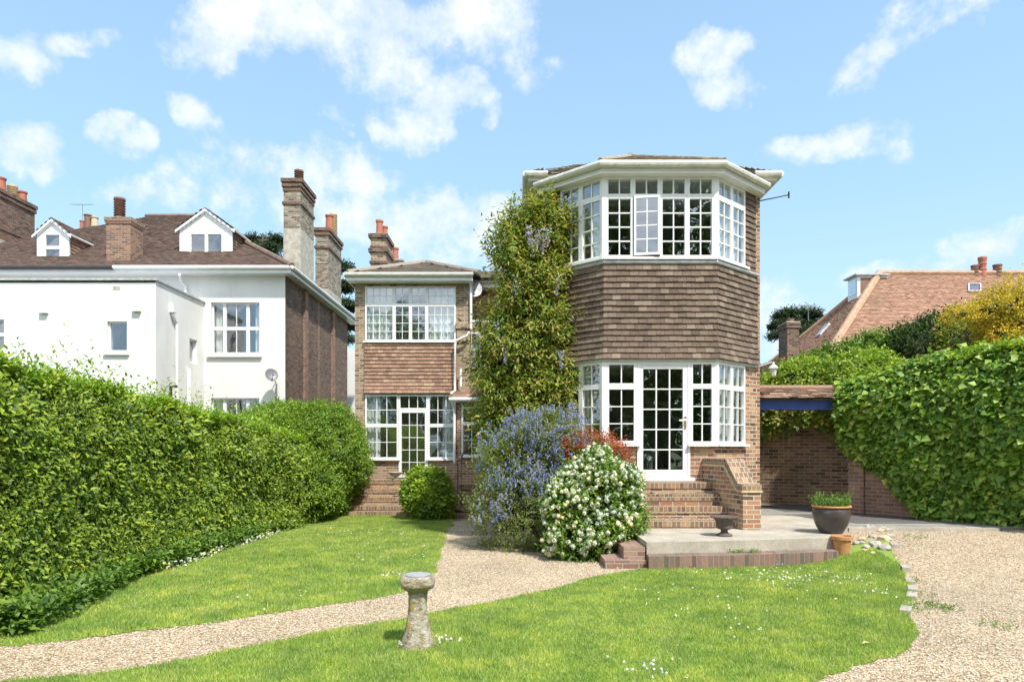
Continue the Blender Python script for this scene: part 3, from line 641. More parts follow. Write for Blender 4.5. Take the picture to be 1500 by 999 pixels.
# table seen through the door
# tile hung skirt, bellcast at foot
def skirt(parent, pts, z0, z1, mat, out=.05, bell=.05, g=.105, seed=3, w=.165, name='tile_hanging'):
    mb = MB(); ns = []
    def off(d):
        res = []
        for i, p in enumerate(pts):
            nn = []
            if i > 0: a = Vector(pts[i-1]); b = Vector(p); uu = (b-a).normalized(); nn.append(Vector((uu.y, -uu.x)))
            if i < len(pts)-1: a = Vector(p); b = Vector(pts[i+1]); uu = (b-a).normalized(); nn.append(Vector((uu.y, -uu.x)))
            if len(nn) == 2: m_ = (nn[0]+nn[1]); m_ = m_/(m_.length_squared/2); 
            else: m_ = nn[0]
            res.append(Vector(p)+m_*d)
        return res
    nrow = int(round((z1-z0)/g)); g = (z1-z0)/nrow; q = random.Random(seed)
    for j in range(nrow):
        zb = z0+j*g; tt = j/nrow; o0 = out+bell*max(0, 1-tt*4)**1.5+.030; o1 = out+bell*max(0, 1-(tt+1/nrow)*4)**1.5
        lo = off(o0); hi = off(o1); lob = off(o0-.024)
        for i in range(len(pts)-1):
            L_ = (lo[i+1]-lo[i]).length; nt_ = max(1, int(round(L_/w))); st = .5/nt_ if j % 2 else 0
            cuts = [0]+[k/nt_+st for k in range(nt_+1) if 0.02 < k/nt_+st < .98]+[1]
            for a, b in zip(cuts[:-1], cuts[1:]):
                a2 = a+.0015/L_*1.5; b2 = b-.0015/L_*1.5; dz = q.uniform(-.004, .004); dn = q.uniform(-.003, .003)
                uu = (lo[i+1]-lo[i]).normalized(); nn = Vector((uu.y, -uu.x))
                def pt(base, t_, z, e=0): p = base[i].lerp(base[i+1], t_)+nn*e; return (p.x, p.y, z)
                v = [pt(lo, a2, zb+dz, dn), pt(lo, b2, zb+dz+q.uniform(-.002, .002), dn), pt(hi, b2, zb+g*1.12), pt(hi, a2, zb+g*1.12), pt(lob, a2, zb+dz, dn), pt(lob, b2, zb+dz, dn)]
                mb.add(v, [(0, 1, 2, 3), (4, 5, 1, 0), (4, 0, 3), (1, 5, 2)])
    back = off(out-.012)
    for i in range(len(pts)-1):
        a, b = back[i], back[i+1]; mb.add([(a.x, a.y, z0-.01), (b.x, b.y, z0-.01), (b.x, b.y, z1), (a.x, a.y, z1)], [(0, 1, 2, 3)], 1)
    return mb.build(name, [M[mat], M['under']], parent)
skirt(HS, [(.50, 13.48), C1, C2, (4.72, 13.48)], 3.30, 5.03, 'tile_dark', .03, .06, g=.107)
# soffit below the skirt, wall behind it
mb = MB(); e = .06
mb.prism([(.46, 13.44), (1.575, 12.44), (3.665, 12.44), (4.77, 13.44)], 3.252, 3.296); mb.build('window_head', M['oldwhite'], HS)
mb = MB(); mb.prism([(.53, 13.47), C1, C2, (4.70, 13.47)], 3.301, 5.03); mb.build('bay_core', M['under'], HS)
mb = MB(); mb.tube([(.60, 13.36, 5.06), (1.585, 12.45, 5.06), (3.66, 12.45, 5.06), (4.75, 13.42, 5.06)], .030, 6); mb.prism([(.50, 13.44), (1.575, 12.44), (3.665, 12.44), (4.75, 13.44)], 5.031, 5.095)
mb.build('flashing', M['lead'], HS)
# upper windows
nL = 4; lf = []
a0 = 1.63; wv = (3.61-1.63)/4
for i in range(4):
    if i == 1:
        lf += [(i/4, (i+1)/4, .76, 1, 2, 1)]
    else: lf += [(i/4, (i+1)/4, 0, .76, 2, 4), (i/4, (i+1)/4, .76, 1, 2, 1)]
WU = window(HS, (1.63, 12.5), (3.61, 12.5), zu0, zu1, lf, curt=(), bw=.042)
uo = Vector((math.cos(R(-9)), math.sin(R(-9)))); A_ = Vector((a0+wv+.01, 12.455)); B_ = A_+uo*(wv-.02)
window(HS, A_, B_, zu0+.03, zu0+(zu1-zu0)*.755, [(0, 1, 0, 1, 2, 4)], bw=.042, inset=.02, depth=.045, sill=False, glass='glass_sky', name='open_casement', label='window casement standing open on its hinge')
window(HS, ptR(.03), ptR(ow), zu0, zu1, lights_pair(2, .76, 4), curt=((.05, .97),), bw=.045)
window(HS, ptL(ow), ptL(.03), zu0, zu1, lights_pair(2, .76, 4), curt=((.05, .5), (.62, .85)), bw=.045)
# hung tiles on the cheeks beside the upper windows
skirt(HS, [ptR(ow+.01), (4.70, 13.45)], 5.10, 6.72, 'tile_dark', .0, .0, seed=8); skirt(HS, [(.53, 13.45), ptL(ow+.01)], 5.10, 6.72, 'tile_dark', .0, .0, seed=9)
mb = MB(); wall(mb, ptR(ow+.01), R1, 5.03, 6.72, .2); mb.build('cheek_wall', M['under'], HS); mb = MB(); wall(mb, L1, ptL(ow+.01), 5.03, 6.72, .2); mb.build('cheek_wall', M['under'], HS)
# fascia, soffit and gutters
def off_path(pts, d):
    res = []
    for i, p in enumerate(pts):
        nn = []
        if i > 0: uu = (Vector(p)-Vector(pts[i-1])).normalized(); nn.append(Vector((uu.y, -uu.x)))
        if i < len(pts)-1: uu = (Vector(pts[i+1])-Vector(p)).normalized(); nn.append(Vector((uu.y, -uu.x)))
        m_ = (nn[0]+nn[1])/((nn[0]+nn[1]).length_squared/2) if len(nn) == 2 else nn[0]
        res.append(Vector(p)+m_*d)
    return res
bp = [(.53, 13.45), C1, C2, (4.70, 13.45)]
so = off_path(bp, .20); mb = MB(); mb.prism([(p.x, p.y) for p in so]+[(4.7, 14), (.53, 14)], 6.621, 6.66); 
mb.prism([(p.x, p.y) for p in off_path(bp, .205)]+[(4.7, 13.9), (.53, 13.9)], 6.661, 6.78); mb.build('fascia', M['white'], HS)
gp = off_path(bp, .265); mb = MB(); mb.tube([(p.x, p.y, 6.765) for p in gp], .062, 10); mb.build('gutter', M['oldwhite'], HS)
mb = MB(); mb.box(.22, 5.05, 13.25, 21.5, 6.86, 6.90); mb.box(.21, 5.06, 13.24, 13.28, 6.90, 6.99); mb.box(.21, .25, 13.28, 21.5, 6.90, 6.99); mb.box(5.02, 5.06, 13.28, 21.5, 6.90, 6.99); mb.build('soffit', M['white'], HS)
mb = MB(); mb.tube([(.6, 13.19, 6.97), (.17, 13.19, 6.97)], .06, 8); mb.tube([(.17, 13.19, 6.97), (.17, 21.5, 6.97)], .06, 8); mb.tube([(4.6, 13.19, 6.97), (5.11, 13.19, 6.97)], .06, 8); mb.tube([(5.11, 13.19, 6.97), (5.11, 21.5, 6.97)], .06, 8); mb.build('gutter', M['oldwhite'], HS)
mb = MB(); mb.tube([(.60, 13.28, 6.72), (.58, 13.38, 6.5), (.53, 13.38, 6.4), (.53, 13.38, .4)], .038, 8); mb.build('downpipe', M['white'], HS)
mb = MB(); mb.tube([(4.78, 13.5, 6.55), (5.3, 13.3, 6.60)], .012, 5); mb.tube([(5.3, 13.3, 6.54), (5.3, 13.3, 6.66)], .02, 5); mb.build('wall_bracket', M['iron'], HS)
# tower roof
ap = (2.62, 15.7, 8.36); ap2 = (2.62, 19.2, 8.36); EZ = 6.98
e0, e1, e2, e3 = (.17, 13.2, EZ), (5.10, 13.2, EZ), (5.10, 21.6, EZ), (.17, 21.6, EZ)
mb = MB(); tiles(mb, [e0, e1, ap], g=.1, jit=.008); tiles(mb, [e3, e0, ap, ap2], jit=.008); tiles(mb, [e1, e2, ap2, ap], jit=.008)
bg = [(p.x, p.y, 6.80) for p in gp]
tiles(mb, [bg[1], bg[2], ap], jit=.01, seed=5); tiles(mb, [bg[0], bg[1], ap], jit=.01, seed=6); tiles(mb, [bg[2], bg[3], ap], jit=.01, seed=7)
RF = mb.build('roof', [M['tile_lichen'], M['under']], HS)
mb = MB(); mb.tube([Vector(ap)+Vector((0, 0, .03)), Vector(ap2)+Vector((0, 0, .03))], .08, 8); mb.tube([Vector(bg[1])+Vector((0, .05, .05)), Vector(ap)+Vector((0, 0, .02))], .045, 8); mb.tube([Vector(bg[2])+Vector((0, .05, .05)), Vector(ap)+Vector((0, 0, .02))], .045, 8)
mb.build('hip_tiles', M['tile_lichen'], RF)

# ---- wing
WY = 20.5; wx0, wx1 = -4.86, -1.41; ux0, ux1 = -4.55, -1.83
wb = MB()
zl0, zl1 = ZZ(672, WY), ZZ(578, WY); zup0, zup1 = ZZ(500, WY), ZZ(420, WY)
dx0, dx1 = XX(584, WY), XX(627, WY)
def ow_(x): return x-wx0
wall(wb, (wx0, WY), (wx1, WY), -.2, 6.75, .3, [(ow_(ux0), ow_(dx0), zl0, zl1), (ow_(ux0), ow_(dx0), zup0, zup1), (ow_(dx0), ow_(dx1), .80, zl1), (ow_(dx0), ow_(dx1), zup0, zup1), (ow_(dx1), ow_(ux1), zl0, zl1), (ow_(dx1), ow_(ux1), zup0, zup1)])
wb.box(wx0, wx0+.3, WY+.301, 28, -.2, 6.75); wb.box(wx0, wx0+.3, WY+.301, WY+.31, 0, 1)
wb.box(-1.84, -1.38, WY-.10, WY-.002, ZZ(482, WY), ZZ(474, WY)); wb.box(-1.80, -1.40, WY-.06, WY-.002, ZZ(500, WY), ZZ(482, WY)-.001)
wb.build('wall', M['brick_wing'], HS)
skirt(HS, [(ux0-.02, WY), (ux1+.02, WY)], ZZ(576, WY), ZZ(501, WY), 'tile_orange', .03, .07, g=.112, seed=12)
# upper window of the wing: 4 wide bays
lf = []
for i, (a, b, c) in enumerate(((0, .32, 4), (.32, .50, 2), (.50, .68, 2), (.68, 1, 4))): lf += [(a, b, 0, .66, c, 4 if c == 2 else 4), (a, b, .66, 1, c, 2)]
window(HS, (ux0, WY), (ux1, WY), zup0, zup1, lf, curt=((.01, .30), (.70, .99)), bw=.045, gb=.016, label='wide white window with net curtains at its sides')
window(HS, (ux0, WY), (dx0-.003, WY), zl0, zl1, [(0, 1, 0, .52, 3, 2), (0, 1, .52, 1, 3, 2)], curt=((.02, .42),), bw=.05)
window(HS, (dx1+.003, WY), (ux1, WY), zl0, zl1, [(0, 1, 0, .52, 3, 2), (0, 1, .52, 1, 3, 2)], curt=((.5, .98),), bw=.05)
window(HS, (dx0, WY), (dx1, WY), ZZ(600, WY), zl1, [(0, 1, 0, 1, 3, 1)], bw=.05, sill=False)
window(HS, (dx0, WY), (dx1, WY), .80, ZZ(600, WY)-.003, [(0, 1, 0, 1, 3, 5)], bw=.09, sill=False, name='door')
mb = MB(); mb.box(-5.0, -1.30, 20.15, 20.5, 6.62, 6.66); mb.box(-5.0, -1.30, 20.12, 20.15, 6.62, 6.80); mb.box(-5.03, -5.0, 20.12, 28, 6.62, 6.8); mb.build('fascia', M['white'], HS)
mb = MB(); mb.tube([(-5.05, 20.06, 6.79), (-1.28, 20.06, 6.79)], .06, 8); mb.tube([(-5.06, 20.06, 6.79), (-5.06, 28, 6.79)], .06, 8); mb.build('gutter', M['oldwhite'], HS)
wp = (-2.97, 22.3, 7.70); wp2 = (-2.97, 26, 7.70); we = [(-5.0, 20.1, 6.82), (-1.1, 20.1, 6.82), (-1.1, 28, 6.82), (-5.0, 28, 6.82)]
mb = MB(); tiles(mb, [we[0], we[1], wp], w=.22, g=.17, th=.025, lift=.035, seed=21); tiles(mb, [we[1], we[2], wp2, wp], w=.3, g=.3, th=.03, lift=.04); tiles(mb, [we[3], we[0], wp, wp2], w=.3, g=.3, th=.03, lift=.04)
tiles(mb, [(-1.3, 20.75, 6.85), (.3, 20.75, 6.85), (.3, 23.5, 7.75), (-1.3, 23.5, 7.75)], w=.3, g=.3, th=.03, lift=.04)
RF = mb.build('roof', [M['tile_grey'], M['under']], HS)
mb = MB()
for a in (we[0], we[1]): mb.tube([Vector(a)+Vector((0, .05, .04)), Vector(wp)+Vector((0, 0, .05))], .09, 8)
mb.tube([Vector(wp)+Vector((0, 0, .05)), Vector(wp2)+Vector((0, 0, .05))], .09, 8); mb.build('hip_tiles', M['tile_grey'], RF)
# connector
CY = 21.4
cb = MB(); cwz0, cwz1 = ZZ(538, CY), ZZ(487, CY); cx0, cx1 = XX(677, CY), XX(705, CY)
wall(cb, (-1.75, CY), (.6, CY), -.2, ZZ(462, CY), .3, [(cx0+1.75, cx1+1.75, cwz0, cwz1)]); cb.build('wall', M['brick_wing'], HS)
cb = MB(); wall(cb, (-1.40, CY), (.6, CY), ZZ(462, CY)+.002, 6.75, .3, mi=0)
cb.build('wall', M['brick_red'], HS)
cb = MB()
for k in range(11):
    a = R(180-k*17.5); c = (XX(716, CY), ZZ(460, CY)); r0, r1 = .34, .60
    q = R(7); vs = []
    for d in (CY-.02, CY-.003):
        for (rr, aa) in ((r0, a-q), (r1, a-q), (r1, a+q), (r0, a+q)): vs.append((c[0]+rr*math.cos(aa), d, c[1]+rr*math.sin(aa)))
    cb.add(vs, [(3, 2, 1, 0), (4, 5, 6, 7), (0, 1, 5, 4), (1, 2, 6, 5), (2, 3, 7, 6), (3, 0, 4, 7)])
cb.build('arch', M['potbuff'], HS)
window(HS, (cx0, CY), (cx1, CY), cwz0, cwz1, [(0, 1, 0, 1, 2, 2)], curt=((.02, .98),), bw=.05, inset=.05)
skirt(HS, [(cx0-.1, CY), (.4, CY)], ZZ(565, CY), cwz0-.06, 'tile_dark', .02, .0, seed=14)
mb = MB(); mb.box(-1.29, .4, 21.0, 21.38, 6.62, 6.66); mb.box(-1.29, .4, 20.97, 21.0, 6.62, 6.93); mb.tube([(-1.3, 20.92, 6.79), (.3, 20.92, 6.79)], .055, 8); mb.build('gutter', M['white'], HS)
def pipe(pts, r=.04, name='downpipe'): mb = MB(); mb.tube(pts, r, 8); mb.build(name, M['white'], HS)
pipe([(-1.35, 20.2, 6.74), (-1.37, 20.42, 6.5), (-1.37, 20.42, ZZ(482, 20.42))]); pipe([(-1.38, 20.40, ZZ(471, 20.4)), (-.9, 20.9, ZZ(471, 20.9)), (.2, 21.3, ZZ(471, 21.3))], .035)
pipe([P(688, 486, 20.3), P(684, 492, 20.3), P(668, 499, 20.3), P(666.5, 505, 20.3), P(666.5, 572, 20.3), P(660, 577, 20.2)])
pipe([P(675, 540, 20.3), P(675, 566, 20.3)], .035)
# porch
pz = ZZ(584, 19.9); PY = 19.95; px0 = XX(669, PY)
wb = MB(); pw0, pw1 = XX(676, PY), XX(706, PY)
wall(wb, (px0, PY), (.42, PY), -.1, pz-.05, .2, [(pw0-px0, pw1-px0, ZZ(668, PY), ZZ(596, PY))]); wb.build('porch_wall', M['brick_tower'], HS)
window(HS, (pw0, PY), (pw1, PY), ZZ(668, PY), ZZ(596, PY), [(0, 1, 0, .66, 2, 2), (0, 1, .66, 1, 2, 1)], bw=.05, label='narrow white porch window beside the climbing plant')
mb = MB(); tiles(mb, [(px0-.12, PY-.2, pz+.02), (.42, PY-.2, pz+.02), (.42, 21.35, ZZ(560, 21.35)), (px0-.12, 21.35, ZZ(560, 21.35))], seed=31); mb.build('porch_roof', [M['tile_mossy'], M['under']], HS)
mb = MB(); mb.box(px0-.15, .42, PY-.24, PY-.005, pz-.10, pz-.02); mb.tube([(px0-.2, PY-.27, pz-.03), (.42, PY-.27, pz-.03)], .055, 8); mb.build('gutter', M['white'], HS)
pipe([(px0-.12, PY-.22, pz-.08), (px0-.06, PY-.06, pz-.3), (px0-.06, PY-.06, .8)])
# wing chimneys
cx = XX(543, 22.5); chimney(HS, cx, cx+.50, 22.5, 23.6, 5.5, ZZ(342, 22.5), 'brick_wing', [(cx+.23, 22.8, .115, .52, 'potred', False), (cx+.33, 23.2, .10, .45, 'potred', False)], corb=((0, .07, .12), (-.48, .07, .12), (-.38, .03, .1), (-.85, .04, .08)))
cx = XX(571, 25); chimney(HS, cx, cx+.45, 25, 25.8, 5.5, ZZ(380, 25), 'brick_wing', [(cx+.15, 25.3, .12, .5, 'potred', False)], corb=((0, .06, .1), (-.25, .05, .1)))
dish(P(693, 422, 20.55), .28, 'small grey satellite dish on the red brick wall beside the wing', (.25, -.8, .35), P(690, 428, CY), 'lead')

# ================================================================== WHITE NEIGHBOUR
WH = thing('white_house', 'white rendered house with brown tiled roof, dormers and tall brick chimneys', 'house', (-12, 26, -.3))
X0 = -8.14; WYN = 24.0; ez = CAMZ+6.15
wsz0, wsz1 = ZZ(518, WYN), ZZ(443, WYN); wa, wbx = XX(309, WYN), XX(380, WYN); l0, l1 = ZZ(660, WYN), ZZ(583, WYN)
wb = MB(); o_ = -24
wall(wb, (o_, WYN), (X0, WYN), -.3, ez, .35, [(wa-o_, wbx-o_, wsz0, wsz1), (wa-o_, wbx-o_, l0, l1)])
LX = -11.0; LY = 20.8; lz = ZZ(411, LY)
la, lb = XX(157, LY), XX(186, LY); lc0, lc1 = ZZ(515, LY), ZZ(471, LY); le, lf_ = XX(-25, LY), XX(6, LY)
wall(wb, (o_, LY), (LX, LY), -.3, lz, .3, [(le-o_, lf_-o_, ZZ(511, LY), ZZ(468, LY)), (la-o_, lb-o_, lc0, lc1)])
sy0, sy1 = 22.95, 23.5
wall(wb, (LX, LY+.30), (LX, WYN-.001), -.3, lz, .3, [(sy0-LY-.30, sy1-LY-.30, ZZ(532, 23.2), ZZ(497, 23.2))])
wb.build('wall', M['render'], WH)
rm = MB(); rm.box(-24, X0-.4, 27.5, 27.7, 0, ez); rm.box(-24, X0-.4, 24.4, 27.5, 3.3, 3.6); rm.box(-24, X0-.4, 24.4, 27.5, 7.3, 7.5); rm.box(-24, LX-.4, 23.3, 23.5, 0, lz-.1); rm.build('room_interior', M['room'], WH)
mb = MB(); mb.box(-24, LX-.001, LY, WYN, lz-.06, lz-.01); mb.box(-24, LX+.06, LY-.06, LY+.1, lz, lz+.05); mb.box(LX-.1, LX+.06, LY+.101, WYN, lz, lz+.05); mb.build('parapet_edge', M['lead'], WH)
def sash(A, B, z0, z1, cols, **k):
    out = []
    for (a, b, n_) in cols: out += [(a, b, 0, .5, n_, 1), (a, b, .5, 1, n_, 1)]
    return window(WH, A, B, z0, z1, out, inset=-.10, bw=.055, **k)
sash((wa, WYN), (wbx, WYN), wsz0, wsz1, [(0, .26, 1), (.26, .74, 2), (.74, 1, 1)], curt=((.03, .2), (.86, .97)), label='tall three-part sash window on the upper floor')
sash((wa, WYN), (wbx, WYN), l0, l1, [(0, .26, 1), (.26, .74, 2), (.74, 1, 1)], curt=((.03, .2),))
window(WH, (la, LY), (lb, LY), lc0, lc1, [(0, 1, 0, 1, 1, 1)], inset=-.08, bw=.05)
window(WH, (le, LY), (lf_, LY), ZZ(511, LY), ZZ(468, LY), [(0, 1, 0, .5, 1, 1), (0, 1, .5, 1, 1, 1)], inset=-.08)
window(WH, (LX, sy0), (LX, sy1), ZZ(532, 23.2), ZZ(497, 23.2), [(0, 1, 0, 1, 1, 1)], inset=-.1)
mb = MB(); mb.box(wa-.1, wbx+.1, WYN-.10, WYN-.002, wsz0-.13, wsz0-.005); mb.box(la-.08, lb+.08, LY-.08, LY-.002, lc0-.11, lc0-.005); mb.box(wa-.1, wbx+.1, WYN-.1, WYN-.002, l0-.13, l0-.005); mb.build('window_sill', M['render'], WH)
# brick flank
mb = MB(); mb.box(X0-.35, X0, WYN+.36, 32.8, -.3, ez); mb.box(X0-.35, X0, WYN+.001, WYN+.359, -.3, ez)
for (a, b) in ((26.0, 26.35), (29.9, 30.25)): mb.box(X0+.001, X0+.10, a, b, -.3, ez-.03, 1)
mb.box(X0+.0008, X0+.006, 27.9, 28.2, -.3, ez-.03, 1); mb.build('flank_wall', [M['brick_dark'], M['brick_red2']], WH)
# eaves
mb = MB(); mb.box(-24, X0+.30, WYN-.38, WYN-.002, ez-.05, ez); mb.box(-24, X0+.30, WYN-.41, WYN-.38, ez-.06, ez+.13); mb.box(X0+.002, X0+.30, WYN, 33.5, ez-.05, ez); mb.box(X0+.30, X0+.33, WYN-.41, 33.5, ez-.06, ez+.13); mb.build('soffit', M['white'], WH)
gx = XX(165, 23.5)
mb = MB(); mb.tube([(gx, 23.52, ez+.12), (X0+.40, 23.52, ez+.12)], .065, 8); mb.tube([(X0+.40, 23.5, ez+.12), (X0+.40, 33.5, ez+.12)], .065, 8); mb.build('gutter', M['white'], WH)
mb = MB(); mb.tube([(-24, 23.50, ez+.10), (gx, 23.50, ez+.10)], .075, 8); mb.build('gutter', M['black'], WH)['label'] = 'black gutter along the left eave'
def wpipe(pts, r=.045): mb = MB(); mb.tube(pts, r, 8); mb.build('downpipe', M['white'], WH)
wpipe([P(263, 402, 23.5), P(265, 412, 23.8), P(272, 420, 23.9), (XX(272, 23.9), 23.9, lz)])
wpipe([(LX+.05, 21.7, ZZ(452, 21.7)), (LX+.07, 21.7, ZZ(462, 21.7)), (LX+.07, 21.95, ZZ(474, 21.9)), (LX+.07, 21.95, 0)])
mb = MB(); mb.box(LX+.002, LX+.14, 21.60, 21.82, ZZ(458, 21.7), ZZ(448, 21.7)); mb.build('rainwater_hopper', M['white'], WH)
wpipe([(LX+.07, 22.75, ZZ(540, 22.7)), (LX+.07, 22.75, 0)], .07); wpipe([P(287, 566, 23.9), P(262, 564, 22.5)], .03)
mb = MB(); q = P(66, 455, LY); mb.box(q[0]-.11, q[0]+.11, LY-.12, LY-.002, q[2]-.09, q[2]+.1)
mb.build('wall_vent', M['white'], WH)
mb = MB(); q = P(202, 452, LY); mb.box(q[0]-.11, q[0]+.11, LY-.12, LY-.002, q[2]-.10, q[2]+.1); mb.build('wall_vent', M['white'], WH)
mb = MB(); q = P(171, 422, LY); mb.box(q[0]-.11, q[0]+.11, LY-.008, LY-.002, q[2]-.05, q[2]+.05); mb.build('air_brick', M['stone'], WH)
mb = MB(); mb.tube([(LX+.15, LY+.6, 3.0), (LX+.15, LY+.6, ZZ(566, LY+.6)), (LX+.35, LY+.6, ZZ(566, LY+.6))], .05, 8); mb.build('flue_pipe', M['black'], WH)
# roof
rz = ez+.12; d = 5.9; hh_ = 3.85
rr = (X0+.4-d-.4, WYN-.45+d+.45, rz+hh_); rl = (-16.2, WYN+d, rz+hh_); xe = X0+.4; ye = 23.5
rr = (xe-6.3, ye+6.3, rz+hh_); rl = (-16.2, ye+6.3, rz+hh_)
mb = MB(); tiles(mb, [(-22.6, ye, rz), (xe, ye, rz), rr, rl], seed=41, w=.17, g=.11, lift=.025, th=.02)
tiles(mb, [(xe, ye, rz), (xe, ye+12.6, rz), rr], seed=42, w=.17, g=.11); mb.add([(-22.6, ye, rz), rl, (-22.6, ye+12.6, rz)], [(0, 1, 2)], 1); mb.add([(-22.6, ye+12.6, rz), rl, rr, (xe, ye+12.6, rz)], [(0, 1, 2, 3)], 1)
RFW = mb.build('roof', [M['tile_brown'], M['under']], WH)
mb = MB(); mb.tube([Vector((xe, ye, rz+.05)), Vector(rr)+Vector((0, 0, .05))], .10, 8); mb.tube([Vector(rr)+Vector((0, 0, .05)), Vector(rl)+Vector((0, 0, .05))], .10, 8); mb.build('hip_tiles', M['hipb'], RFW)
def roofz(y): return rz+(y-ye)*hh_/6.3
def dormer(x0, x1, y, zb, zev, zap, wz0, wz1, wx0_, wx1_, nl, cheek):
    mb = MB(); xm = (x0+x1)/2; yb = ye+(zev-rz)*6.3/hh_; yap = ye+(zap-rz)*6.3/hh_
    u = (1, 0)
    # white front with opening
    for (a, b, c, d_) in ((x0, wx0_, zb, zev), (wx1_, x1, zb, zev), (wx0_, wx1_, zb, wz0), (wx0_, wx1_, wz1, zev)):
        if b-a > .005 and d_-c > .005: mb.box(a, b, y, y+.08, c, d_)
    mb.add([(x0, y, zev), (x1, y, zev), (xm, y, zap), (x0, y+.08, zev), (x1, y+.08, zev), (xm, y+.08, zap)], [(0, 1, 2), (5, 4, 3), (0, 2, 5, 3), (1, 4, 5, 2)])
    D = mb.build('dormer', M['white'], WH)
    for (x, s) in ((x0, -1), (x1, 1)):
        mb = MB(); mb.add([(x-.003*s, y+.08, zb), (x-.003*s, y+.08, zev), (x-.003*s, yb, zev)], [(0, 1, 2)], 1)
        n_ = int((zev-zb)/.12)
        for j in range(n_):
            za = zb+j*.12; yy_ = max(y+.08, ye+(za+.02-rz)*6.3/hh_); yc = ye+(za+.14-rz)*6.3/hh_
            L_ = max(.15, yc-y)
            k0 = y+.09
            while k0 < yc:
                k1 = min(k0+.165, yc); mb.add([(x+.03*s, k0+.003, za), (x+.03*s, k1-.003, za), (x+.005*s, k1-.003, za+.13), (x+.005*s, k0+.003, za+.13), (x+.005*s, k0+.003, za), (x+.005*s, k1-.003, za)], [(0, 1, 2, 3), (0, 4, 5, 1)]); k0 += .165
        mb.build('cheek', [M[cheek], M['under']], D)
    mb = MB(); e = .12; dz = (zap-zev)/((x1-x0)/2)*e
    tiles(mb, [(x1+e, yb, zev-dz+.03), (x1+e, y-.08, zev-dz+.03), (xm, y-.08, zap+.03), (xm, yap, zap+.03)][::-1] if False else [(x1+e, y-.08, zev-dz+.03), (x1+e, yb, zev-dz+.03), (xm, yap, zap+.03), (xm, y-.08, zap+.03)], seed=3)
    tiles(mb, [(x0-e, yb, zev-dz+.03), (x0-e, y-.08, zev-dz+.03), (xm, y-.08, zap+.03), (xm, yap, zap+.03)], seed=4)
    mb.build('dormer_roof', [M['tile_brown'], M['under']], D)
    mb = MB(); 
    for xx in (x0-e, x1+e):
        a = Vector((xx, y-.10, zev-dz-.02)); b = Vector((xm, y-.10, zap-.02)); mb.add([a-Vector((0, 0, .09)), b-Vector((0, 0, .09)), b, a]+[q+Vector((0, .03, 0)) for q in (a-Vector((0, 0, .09)), b-Vector((0, 0, .09)), b, a)], [(0, 1, 2, 3), (7, 6, 5, 4), (0, 4, 5, 1), (3, 2, 6, 7)])
    mb.tube([(x1+.10, y-.09, zev-dz), (x1+.10, yb, zev-dz)], .045, 6); mb.build('bargeboard', M['white'], D)
    mb = MB(); mb.box(x0-.1, x1+.1, y-.12, y-.002, zb-.10, zb-.02); mb.build('dormer_flashing', M['lead'], D)
    lf = [((i)/nl, (i+1)/nl, 0, 1, 1, 1) for i in range(nl)] if nl > 1 else [(0, 1, 0, .5, 1, 1), (0, 1, .5, 1, 1, 1)]
    window(D, (wx0_, y), (wx1_, y), wz0, wz1, lf, inset=.02, bw=.055, sill=False)
Y_ = 25.1; dormer(XX(263, Y_), XX(340, Y_), Y_, ZZ(381, Y_), ZZ(334, Y_), ZZ(306, Y_), ZZ(376, Y_), ZZ(341, Y_), XX(278, Y_), XX(327, Y_), 2, 'tile_dark')
Y_ = 24.6; dormer(XX(54, Y_), XX(101, Y_), Y_, ZZ(389, Y_), ZZ(341, Y_), ZZ(321, Y_), ZZ(384, Y_), ZZ(342, Y_), XX(65, Y_), XX(90, Y_), 1, 'tile_orange')
# chimneys
Y_ = 24.0; a = XX(153, Y_); b = XX(193, Y_); chimney(WH, a, b-.1, Y_+.1, Y_+.9, ez+.05, ZZ(317, Y_), 'brick_red2', [((a+b)/2-.15, Y_+.35, .17, .75, 'potdark', True)], corb=((0, .05, .14), (-.08, .03, .08)))
a = -8.95; chimney(WH, a, -8.30, 26.2, 27.9, ez-.5, ZZ(262, 26.2), 'brick_stock', [(a+.4, 26.8, .16, .55, 'potdark', True)], corb=((0, .09, .14), (-.18, .06, .12), (-.33, .03, .1), (-.85, .05, .1)), base=ZZ(335, 26.2))
a = -8.85; chimney(WH, a, -8.28, 30.0, 32.2, ez-.5, ZZ(334, 30.0), 'brick_stock', [(a+.45, 30.6, .17, .75, 'potred', False), (a+.45, 31.3, .15, 1.05, 'potbuff', True)], corb=((0, .09, .14), (-.18, .06, .12), (-.75, .05, .1)), base=ez+.9)
chimney(WH, -21, -19.7, 26.0, 27.9, ez-.3, ZZ(276, 26), 'brick_dark', [(-19.95, 26.4, .17, .55, 'potred', False), (-19.95, 27.0, .17, .48, 'potbuff', True), (-19.95, 27.55, .16, .45, 'potred', False)], corb=((0, .08, .14), (-.18, .05, .14), (-1.4, .03, .1)), base=ZZ(350, 26), cap='stone')
mb = MB()
dish(P(398, 549, 23.5), .22, 'dark grey satellite dish on the white house wall above the hedge', (.5, -.75, .35), P(404, 560, WYN))
mb = MB(); mb.tube([P(405, 562, 23.9), P(405, 610, 23.9)], .03, 6); tag(mb.build('cable_conduit', M['grey'], base=P(405, 610, 23.9)), 'thin grey conduit running down the white wall below the dish', 'pipe')
